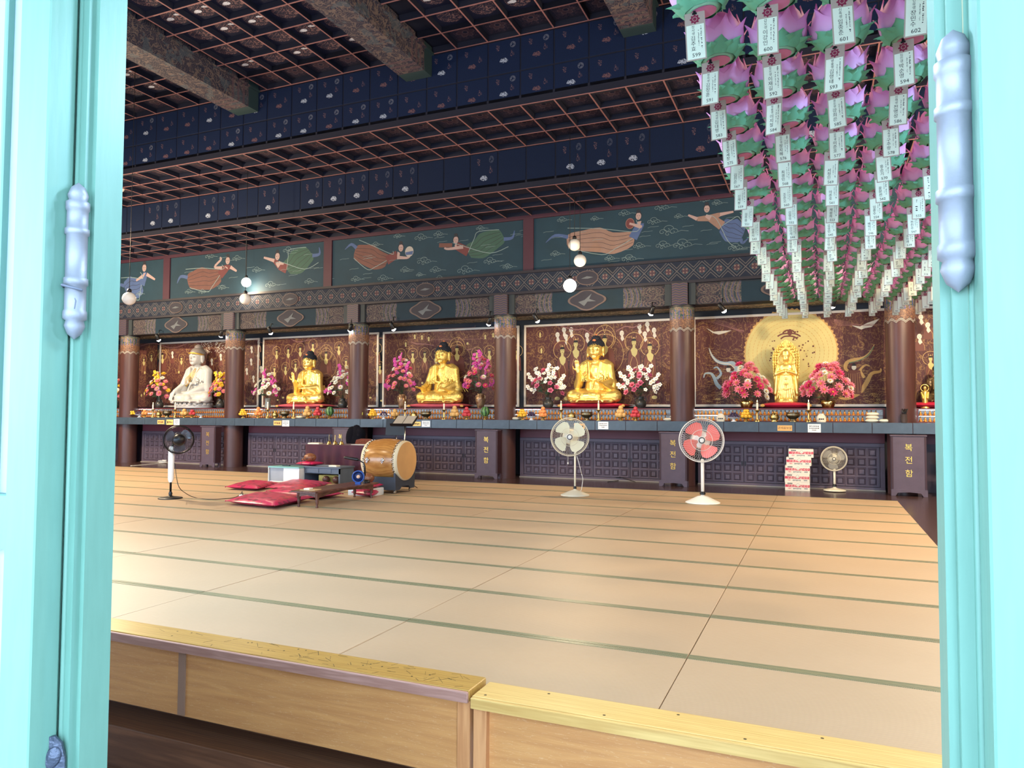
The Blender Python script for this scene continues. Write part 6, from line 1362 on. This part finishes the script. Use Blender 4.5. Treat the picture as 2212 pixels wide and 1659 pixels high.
for (px_, hh, lab) in ((711, .27, 'brass hand bell with tall dark handle on the velvet table'), (724, .23, 'brass hand bell with gold handle on the velvet table'), (738, .27, 'brass hand bell with pronged handle on the velvet table')):
    P = py(px_, 958, yv+.15); t = thing('hand_bell', lab, 'bell', (P.x, yv+.15, zv+.003)); MB().lathe([(.058, 0), (.05, .012), (.038, .05), (.03, .07), (.012, .08)], 18).build('bell_cup', BRASS, t); MB().lathe([(.01, .08), (.016, .1), (.009, .12), (.017, .15), (.009, .18), (.016, .2), (.006, .22), (0, hh)], 12).build('handle', BRASS if '+gold' in lab or 'gold' in lab else BRASS_D, t)
tag(MB().lathe([(.03, 0), (.045, .03), (.045, .05), (.04, .045)], 16).build('small_bowl', CHROME, None, (py(729, 958, yv+.2).x+.02, yv+.22, zv+.003)), 'small silver bowl beside the hand bells', 'bowl')
tag(MB().bbox(-.14, .14, -.1, .1, 0, .03, .004).build('ledger', PAPERM, None, (py(681, 958, yv+.2).x, yv+.2, zv+.003), .2), 'cream ledger on the left end of the velvet table', 'book')
tag(MB().bbox(-.2, .2, -.15, .15, 0, .012, .003).build('newspaper', flat('newsprint', rgb(190, 190, 190), .8), None, (py(782, 958, yv+.3).x, yv+.3, zv+.003), -.1), 'newspaper on the right end of the velvet table', 'newspaper')
BAGM = flat('black_nylon', rgb(14, 14, 22), .9, 0, .1, 6, 0, 60, .1); P = pz(770, 1015); y_ = 15.3; P = py(770, 960, y_); w_ = .26
m = MB(); m.ell((0, 0, .62), (.27, .16, .62), 0, None, 18, 12); m.ell((-.12, -.02, .9), (.16, .14, .3), 0, None, 14, 10); m.ell((.1, 0, 1.0), (.15, .12, .18), 0, None, 14, 10)
tag(m.build('black_garment_bag', BAGM, None, (P.x, y_, -.005)), 'tall slumped black bag behind the velvet table', 'bag')
# carved brown armchair behind the drum
CHM = flat('brown_leather', rgb(110, 56, 44), .35, 0, .2, 8); y_ = 15.0; P = py(812, 962, y_); zt_ = py(812, 947, y_).z
t = thing('armchair', 'brown leather armchair with studded rounded back behind the drum', 'chair', (P.x, y_, -.013), PI*.9)
m = MB(); m.prism([(-.34, .5), (.34, .5), (.36, zt_-.14), (.3, zt_-.02), (.12, zt_+.012), (-.12, zt_+.012), (-.3, zt_-.02), (-.36, zt_-.14)], .26, .36); m.build('backrest', CHM, t); MB().bbox(-.34, .34, -.3, .26, .36, .5, .03).build('seat', CHM, t)
for s in (-1, 1):
    MB().bbox(s*.34-.04, s*.34+.04, -.28, .25, .5, .68, .02).build('armrest', CHM, t)
    for yy in (-.26, .24): MB().box(s*.3-.03, s*.3+.03, yy-.03, yy+.03, 0, .36).build('leg', DARKWOOD, t)
for k in range(7): MB().ell((-.28+k*.093, .365, zt_-.13+.09*math.cos((k-3)*.45)), .012, 0, None, 8, 5).build('stud', BRASS, t)
# barrel drum on its wheeled stand
yd = 12.12; xr_, xl_ = py(878, 995, yd).x, py(803, 989, yd).x; zd = py(878, 995, yd).z; L = xr_-xl_; kd = (Vector((xr_, yd, zd))-Vector((0, 0, CAM_H))).dot(FWD)/F_PX; Rd = 41.5*kd
DRW = wood('drum_honey_wood', rgb(140, 88, 40), rgb(196, 140, 74), .22, 2.5, (1.2, 5, 5), .6); SKIN = flat('drum_skin', rgb(206, 160, 104), .6, 0, .12, 4); SKINE = flat('drum_skin_edge', rgb(214, 196, 160), .6, 0, .08)
t = thing('barrel_drum', 'large honey coloured barrel drum with pale hide heads', 'drum', ((xr_+xl_)/2, yd, zd)); q = TR(ry=PI/2)
prof = [(Rd*(1+.13*math.cos(PI*(i/12-.5))-.0), -L/2+L*i/12) for i in range(13)]; MB().lathe(prof, 40, 0, q, cap=False).build('barrel', DRW, t)
for s in (-1, 1):
    MB().lathe([(Rd*1.035, L*.40), (Rd*1.045, L*.42), (Rd*1.02, L*.5), (Rd*.97, L*.512)], 40, 0, TR(ry=PI/2*s), cap=False).build('hide_edge', SKINE, t); MB().lathe([(Rd*.975, L*.511), (Rd*.5, L*.516), (0, L*.518)], 40, 0, TR(ry=PI/2*s)).build('drum_head', SKIN, t)
    m = MB()
    for row in range(2):
        for k in range(64): a = 2*PI*(k+.5*row)/64; x = s*(L*.425-row*.026); m.ell((x, Rd*1.052*math.cos(a), Rd*1.052*math.sin(a)), (.010, .011, .011), k % 2, None, 6, 4)
    m.build('tack_rows', [CHROME, BLACK], t)['kind'] = 'stuff'
for dx in (-.22, .12):
    m = MB(); a = -PI/2-.02; R2 = Rd*1.12
    for e in ((0, 0), (.03, 0), (-.03, 0), (0, .03), (0, -.03)): m.ell((dx+e[0], -R2-.002, .02+e[1]), (.019, .012, .019), 0, None, 8, 6)
    m.lathe([(.018, -.004), (.022, 0), (.018, .004), (.014, 0), (.018, -.004)], 14, 0, TR(dx, -R2-.016, -.02, rx=PI/2), cap=False); m.build('ring_fitting', CHROME, t)
STW = flat('charcoal_painted_wood', rgb(58, 64, 74), .5, 0, .15, 5); xs0, xs1 = xr_-.72, xr_-.02; zs = zd-Rd*.98
t = thing('drum_stand', 'charcoal wheeled stand cradling the barrel drum', 'stand', ((xs0+xs1)/2, yd, .002)); w2 = (xs1-xs0)/2
for s in (-1, 1):
    pr = [(-.34, .07), (-.2, .07), (-.12, .13), (.12, .13), (.2, .07), (.34, .07), (.36, zs+.14), (.22, zs+.05), (0, zs-.01), (-.22, zs+.05), (-.36, zs+.14)]; MB().prism(pr, -.02, .02, 0, TR(s*(w2-.02), 0, 0, rz=PI/2)).build('end_board', STW, t)
    MB().box(-w2+.04, w2-.04, s*.31-.012, s*.31+.012, .07, zs+.06).build('side_board', STW, t)
    for s2 in (-1, 1): MB().lathe([(.032, -.012), (.038, 0), (.032, .012)], 16, 0, TR(s*(w2-.06), s2*.27, .038, ry=PI/2)).build('caster', CHROME, t); MB().box(s*(w2-.06)-.015, s*(w2-.06)+.015, s2*.27-.02, s2*.27+.02, .05, .07).build('caster_fork', CHROME, t)
# music stands behind the drum
def mstand(px_, ytop, ybot, Y, label, tilt, w_, h_, withbook):
    P = py(px_, ybot, Y); zc = py(px_, (ytop+ybot)/2, Y).z
    t = thing('music_stand', label, 'music stand', (P.x, Y, .002), .1); d = MB().bbox(-w_/2, w_/2, -h_/2, h_/2, -.006, .006, .003).build('desk', BLACK, t, (0, 0, zc)); d.rotation_euler = (PI/2-tilt, 0, 0)
    MB().box(-w_/2, w_/2, -h_/2-.004, -h_/2+.004, .006, .06).build('lip', BLACK, d); MB().tube([(0, .02, .3), (0, .02, zc-.04)], .012, 8).build('upper_pole', CHROME, t); MB().tube([(0, .02, .08), (0, .02, .35)], .016, 8).build('lower_pole', BLACK, t)
    for k in range(3): a = 2*PI*k/3+.5; MB().tube([(0, .02, .2), (.26*math.cos(a), .02+.26*math.sin(a), .008)], .008, 6).build('leg', BLACK, t)
    if withbook:
        bk = thing('open_book', 'open book with plastic cover on the tilted music stand', 'book', (0, 0, 0)); bk.location = (P.x, Y, zc+.002); bk.rotation_euler = (PI/2-tilt, 0, .1); PG = flat('plastic_page', rgb(170, 160, 146), .2, 0, .08, 6)
        for s in (-1, 1): MB().bbox(min(0, s*w_*.44), max(0, s*w_*.44), -h_*.44, h_*.46, .008, .022, .003).build('page_block', PG, bk)
        MB().box(-.004, .004, -h_*.44, h_*.46, .022, .025).build('spine', BLACK, bk)
    return t
mstand(855, 905, 941, 13.0, 'black music stand with upright desk behind the drum', .12, .46, .34, False)
mstand(874, 899, 921, 12.75, 'music stand with tilted desk and open book behind the drum', 1.0, .48, .36, True)
# chair by the right hand box
P = pz(2020, 1062); t = thing('meeting_chair', 'chrome legged chair with tan back beyond the last donation box', 'chair', (P.x+.22, 15.85, -.013)); TAN = flat('tan_plywood', rgb(186, 120, 84), .4)
MB().bbox(-.22, .22, -.22, .2, .44, .5, .02).build('seat', flat('pale_cushion', rgb(206, 190, 170), .6), t); MB().bbox(-.22, .22, .17, .2, .6, .86, .01).build('backrest', TAN, t)
for s in (-1, 1):
    MB().tube([(s*.2, -.24, .012), (s*.2, .16, .012)], .012, 8).build('runner', CHROME, t); MB().tube([(s*.2, -.2, .012), (s*.2, -.17, .44)], .012, 8).build('leg', CHROME, t); MB().tube([(s*.2, .14, .012), (s*.2, .17, .44), (s*.2, .185, .8)], .012, 8).build('leg', CHROME, t)
# ------------------------------------------------------------ lotus lanterns with name tags
PK = MT('pink_lantern_paper', rgb(214, 130, 186), .6); _z = PK.xyz()[2]; PK.col(PK.mix((_z*5.0).min(1.0).max(0.0), rgb(232, 196, 238), rgb(206, 122, 190))); PK.b.inputs['Transmission Weight'].default_value = 0
GRN = flat('green_lantern_paper', rgb(100, 168, 134), .6, 0, .12, 12); GRL = flat('pale_green_paper', rgb(136, 184, 150), .6, 0, .1, 12); DSC = flat('pink_base_disc', rgb(186, 100, 136), .55, 0, .12, 8)
RX, RZ, ZB = .142, .138, .125
def petal_mesh(e0, e1, half, rf, curl):
    N_, M_ = 7, 5; vv = []
    for i in range(N_):
        f = i/(N_-1); e = e0+(e1-e0)*f; wd = half*(math.sin(PI*min(.96, .28+.68*f)))**.8*(1 if f < .55 else 1-((f-.55)/.45)**1.7*.97)
        for j in range(M_):
            v = j/(M_-1)*2-1; a = v*wd; r_ = rf*(1-.04*abs(v)**2)+curl*max(0, f-.72)**2*6+(.012 if abs(v) < .1 else 0); vv.append((RX*r_*math.cos(e)*math.cos(a), RX*r_*math.cos(e)*math.sin(a), ZB+RZ*r_*math.sin(e)))
    return MB().add(vv, [(i*M_+j, i*M_+j+1, (i+1)*M_+j+1, (i+1)*M_+j) for i in range(N_-1) for j in range(M_-1)], 0, True)
PETS = [(petal_mesh(-.85, .26, .52, 1.06, .5), 8, 0), (petal_mesh(-.7, .78, .52, 1.01, .28), 8, PI/8), (petal_mesh(-.35, 1.28, .56, .95, .12), 8, 0)]
def leaf_m():
    N_, M_ = 6, 5; vv = []
    for i in range(N_):
        f = i/(N_-1); r_ = .045+.108*f; wd = .055*math.sin(PI*min(.98, .2+.78*f))*(1 if f < .6 else 1-((f-.6)/.4)**2*.9)
        for j in range(M_): v = j/(M_-1)*2-1; vv.append((r_, v*wd, .004+.05*f**1.6-.012*f*f*f*2+.012*abs(v)))
    return MB().add(vv, [(i*M_+j, i*M_+j+1, (i+1)*M_+j+1, (i+1)*M_+j) for i in range(N_-1) for j in range(M_-1)], 0, True)
UL = petal_mesh(-.95, -.36, .46, 1.12, .4); LF = leaf_m(); LFU = [(LF, 9, 0)]
pet_me = [p[0].mesh('petal', PK.m) for p in PETS]; leaf_me2 = LF.mesh('green_leaf', GRN); leaf_up = UL.mesh('green_leaf', GRN)
def join(parts, lift=0, tilt=0):
    m = MB()
    for mb, n, off in parts:
        for k in range(n): mx = TR(0, 0, lift) @ TR(rz=2*PI*k/n+off) @ TR(ry=tilt); m.add(mb.v, mb.f, 0, True, mx)
    return m
allpet = join(PETS).mesh('petals', PK.m); m_ = join(LFU); m2 = join([(UL, 9, PI/9)]); m_.add(m2.v, m2.f, 0, True); allleaf = m_.mesh('green_leaves', GRN)
base_me = MB().lathe([(0, .0), (.062, .0), (.064, -.003)], 20, 0).lathe([(.062, .0005), (.085, .006), (.07, .016), (.02, .02)], 20, 1).mesh('base_disc', [DSC, GRL])
top_me = MB().ell((0, 0, ZB+.02), (RX*.9, RX*.9, RZ*.82), 0, None, 16, 10).mesh('inner_bud', PK.m)
CARD = flat('tan_tag_card', rgb(176, 158, 146), .6, 0, .06); TPAP = flat('pale_tag_paper', rgb(228, 238, 218), .6, 0, .03); EMB = flat('wine_emblem', rgb(130, 34, 66), .6)
card_me = MB().box(-.048, .048, 0, .002, -.238, 0).mesh('card', CARD); pap_me = MB().box(-.042, .042, -.0012, 0, -.232, -.062).mesh('paper', TPAP)
em = MB(); em.prism([((.021+.004*math.cos(8*a))*math.cos(a), -.034+(.021+.004*math.cos(8*a))*math.sin(a)) for a in [2*PI*k/32 for k in range(32)]], -.0012, 0, 0); em.ring(0, -.034, .010, .0025, -.0018, 0, 1, 14); em_me = em.mesh('flower_emblem', [EMB, CARD])
clip_me = MB().box(-.006, .006, -.006, .004, -.006, .026).box(-.011, .011, -.005, .003, -.011, -.004).mesh('clip', BLACK)
rr = random.Random(4); sc_ = MB()
def scribble(m, x, z0, z1, wd, n):
    st_ = (z0-z1)/n
    for k in range(n):
        if rr.random() < .12: continue
        z = z0-st_*(k+.5)
        for q in range(2): m.box(x+rr.uniform(-wd, 0), x+rr.uniform(.1*wd, wd), -.0017, -.0012, z-st_*rr.uniform(.0, .35), z+st_*rr.uniform(-.1, .35))
small_me = []
for v_ in range(4):
    m = MB(); scribble(m, .027, -.068, -.185, .004, 15); scribble(m, .014, -.09, -.17, .003, 13); small_me.append(m.mesh('small_print', INK))
name_me = []
for v_ in range(3):
    m = MB(); scribble(m, -.014, -.07, -.115, .006, 4); scribble(m, -.014, -.128, -.195, .010, 4); name_me.append(m.mesh('name_print', INK))
NM = {599: '김주효', 600: '이강인', 601: '임종준', 602: '장민수', 591: '김정훈', 592: '이재길', 593: '김형태', 594: '박순영', 583: '김대영', 584: '이지철', 585: '강희은', 586: '전명성', 575: '장세창', 576: '정지혜', 577: '이준호', 578: '구주랑', 567: '김진은', 568: '최경민', 569: '서정인', 570: '홍순기', 559: '신재봉', 560: '조준오', 561: '이준호', 562: '윤문선', 551: '김주홍', 552: '김영국', 553: '채원희', 554: '임종수', 543: '민주식', 544: '김민석', 545: '김상민', 546: '배덕기', 547: '전진수', 536: '손병림', 537: '손민태', 538: '조홍식', 539: '조미래', 531: '김서윤'}
YR = {599: '정사생', 600: '갑오생', 601: '신축생', 602: '인유생', 591: '정자생', 592: '정오생', 593: '병술생', 594: '임인생', 583: '계사생', 584: '정술생', 585: '경오생', 586: '신해생', 575: '병신생', 576: '임인생', 577: '갑자생', 578: '계축생'}
slots = []
for n in range(0, 20):
    for c in range(8):
        X = -.51+.322*c+.012*math.sin(n*2.1+c); Y = 3.58+.468*n+.05*c+.015*math.sin(n+c*1.7)
        if X > .138*Y+.25: continue
        slots.append((n, c, X, Y, 599-8*n+c))
keys = [(str(s[4]), .027) for s in slots]+[('\n'.join(v), .026) for v in NM.values()]+[('\n'.join(v), .0165) for v in YR.values()]
prep_text(keys)
def wire_x(c): return -.51+.322*c
def sag(Y): return 3.51-.25*math.sin(PI*min(1, max(0, (Y-3.0)/13.5)))
for c in range(8): tag(MB().tube([(wire_x(c), 1.36, 4.0)]+[(wire_x(c), 3+q, sag(3+q)+.45) for q in range(13)]+[(wire_x(c), 16.02, 4.0)], .004, 5).build('lantern_wire', CORD), 'taut dark wire from which a row of lotus lanterns hangs', 'wire', 'wires carrying the lotus lanterns')
rr = random.Random(8)
for n, c, X, Y, num in slots:
    z = sag(Y); rot = rr.uniform(0, .7); near = n <= 5 and c <= 4
    lab = 'pink paper lotus lantern with green leaves hanging in rows'
    if num in NM or n < 8: lab = 'pink paper lotus lantern from which tag %d hangs' % num
    t = thing('lotus_lantern', lab, 'lantern', (X, Y, z), rot, 'pink lotus lanterns')
    t.rotation_euler = (rr.uniform(-.06, .06), rr.uniform(-.16, -.02), rot)
    ob('inner_bud', top_me, t)
    if near:
        for me, (mb, k_, off) in zip(pet_me, PETS):
            for k in range(k_): ob('petal', me, t, None, 2*PI*k/k_+off)
        for k in range(9):
            ob('green_leaf', leaf_me2, t, None, 2*PI*k/9); ob('green_leaf', leaf_up, t, None, 2*PI*k/9+PI/9)
    else: ob('petals', allpet, t)['kind'] = 'stuff'; ob('green_leaves', allleaf, t)['kind'] = 'stuff'
    ob('base_disc', base_me, t); o = MB().tube([(0, 0, ZB+.1), (0, 0, 3.51+.45-z)], .002, 4).mesh('hanging_cord', CORD) if n == 0 and c == 0 else None
    if o is not None: cord_me = o
    ob('hanging_cord', cord_me, t)
    g_ = thing('name_tag', ('name tag numbered %d' % num)+' clipped under a pink lotus lantern', 'tag', (X-.036, Y-.040, z-.016), rr.uniform(-.35, .25), 'name tags under the lanterns')
    g_.rotation_euler.y = rr.uniform(-.05, .05)
    ob('card', card_me, g_); ob('paper', pap_me, g_); ob('flower_emblem', em_me, g_); ob('clip', clip_me, g_); text('number', str(num), .027, INK, g_, (0, -.0018, -.214))
    if n < 12: ob('small_print', small_me[num % 4], g_)['kind'] = 'stuff'
    if num in NM:
        text('name', '\n'.join(NM[num]), .026, INK, g_, (-.012, -.0018, -.157))
        if num in YR: text('birth_year', '\n'.join(YR[num]), .0165, INK, g_, (-.010, -.0018, -.09))
    elif n < 15: ob('name_print', name_me[num % 3], g_)['kind'] = 'stuff'
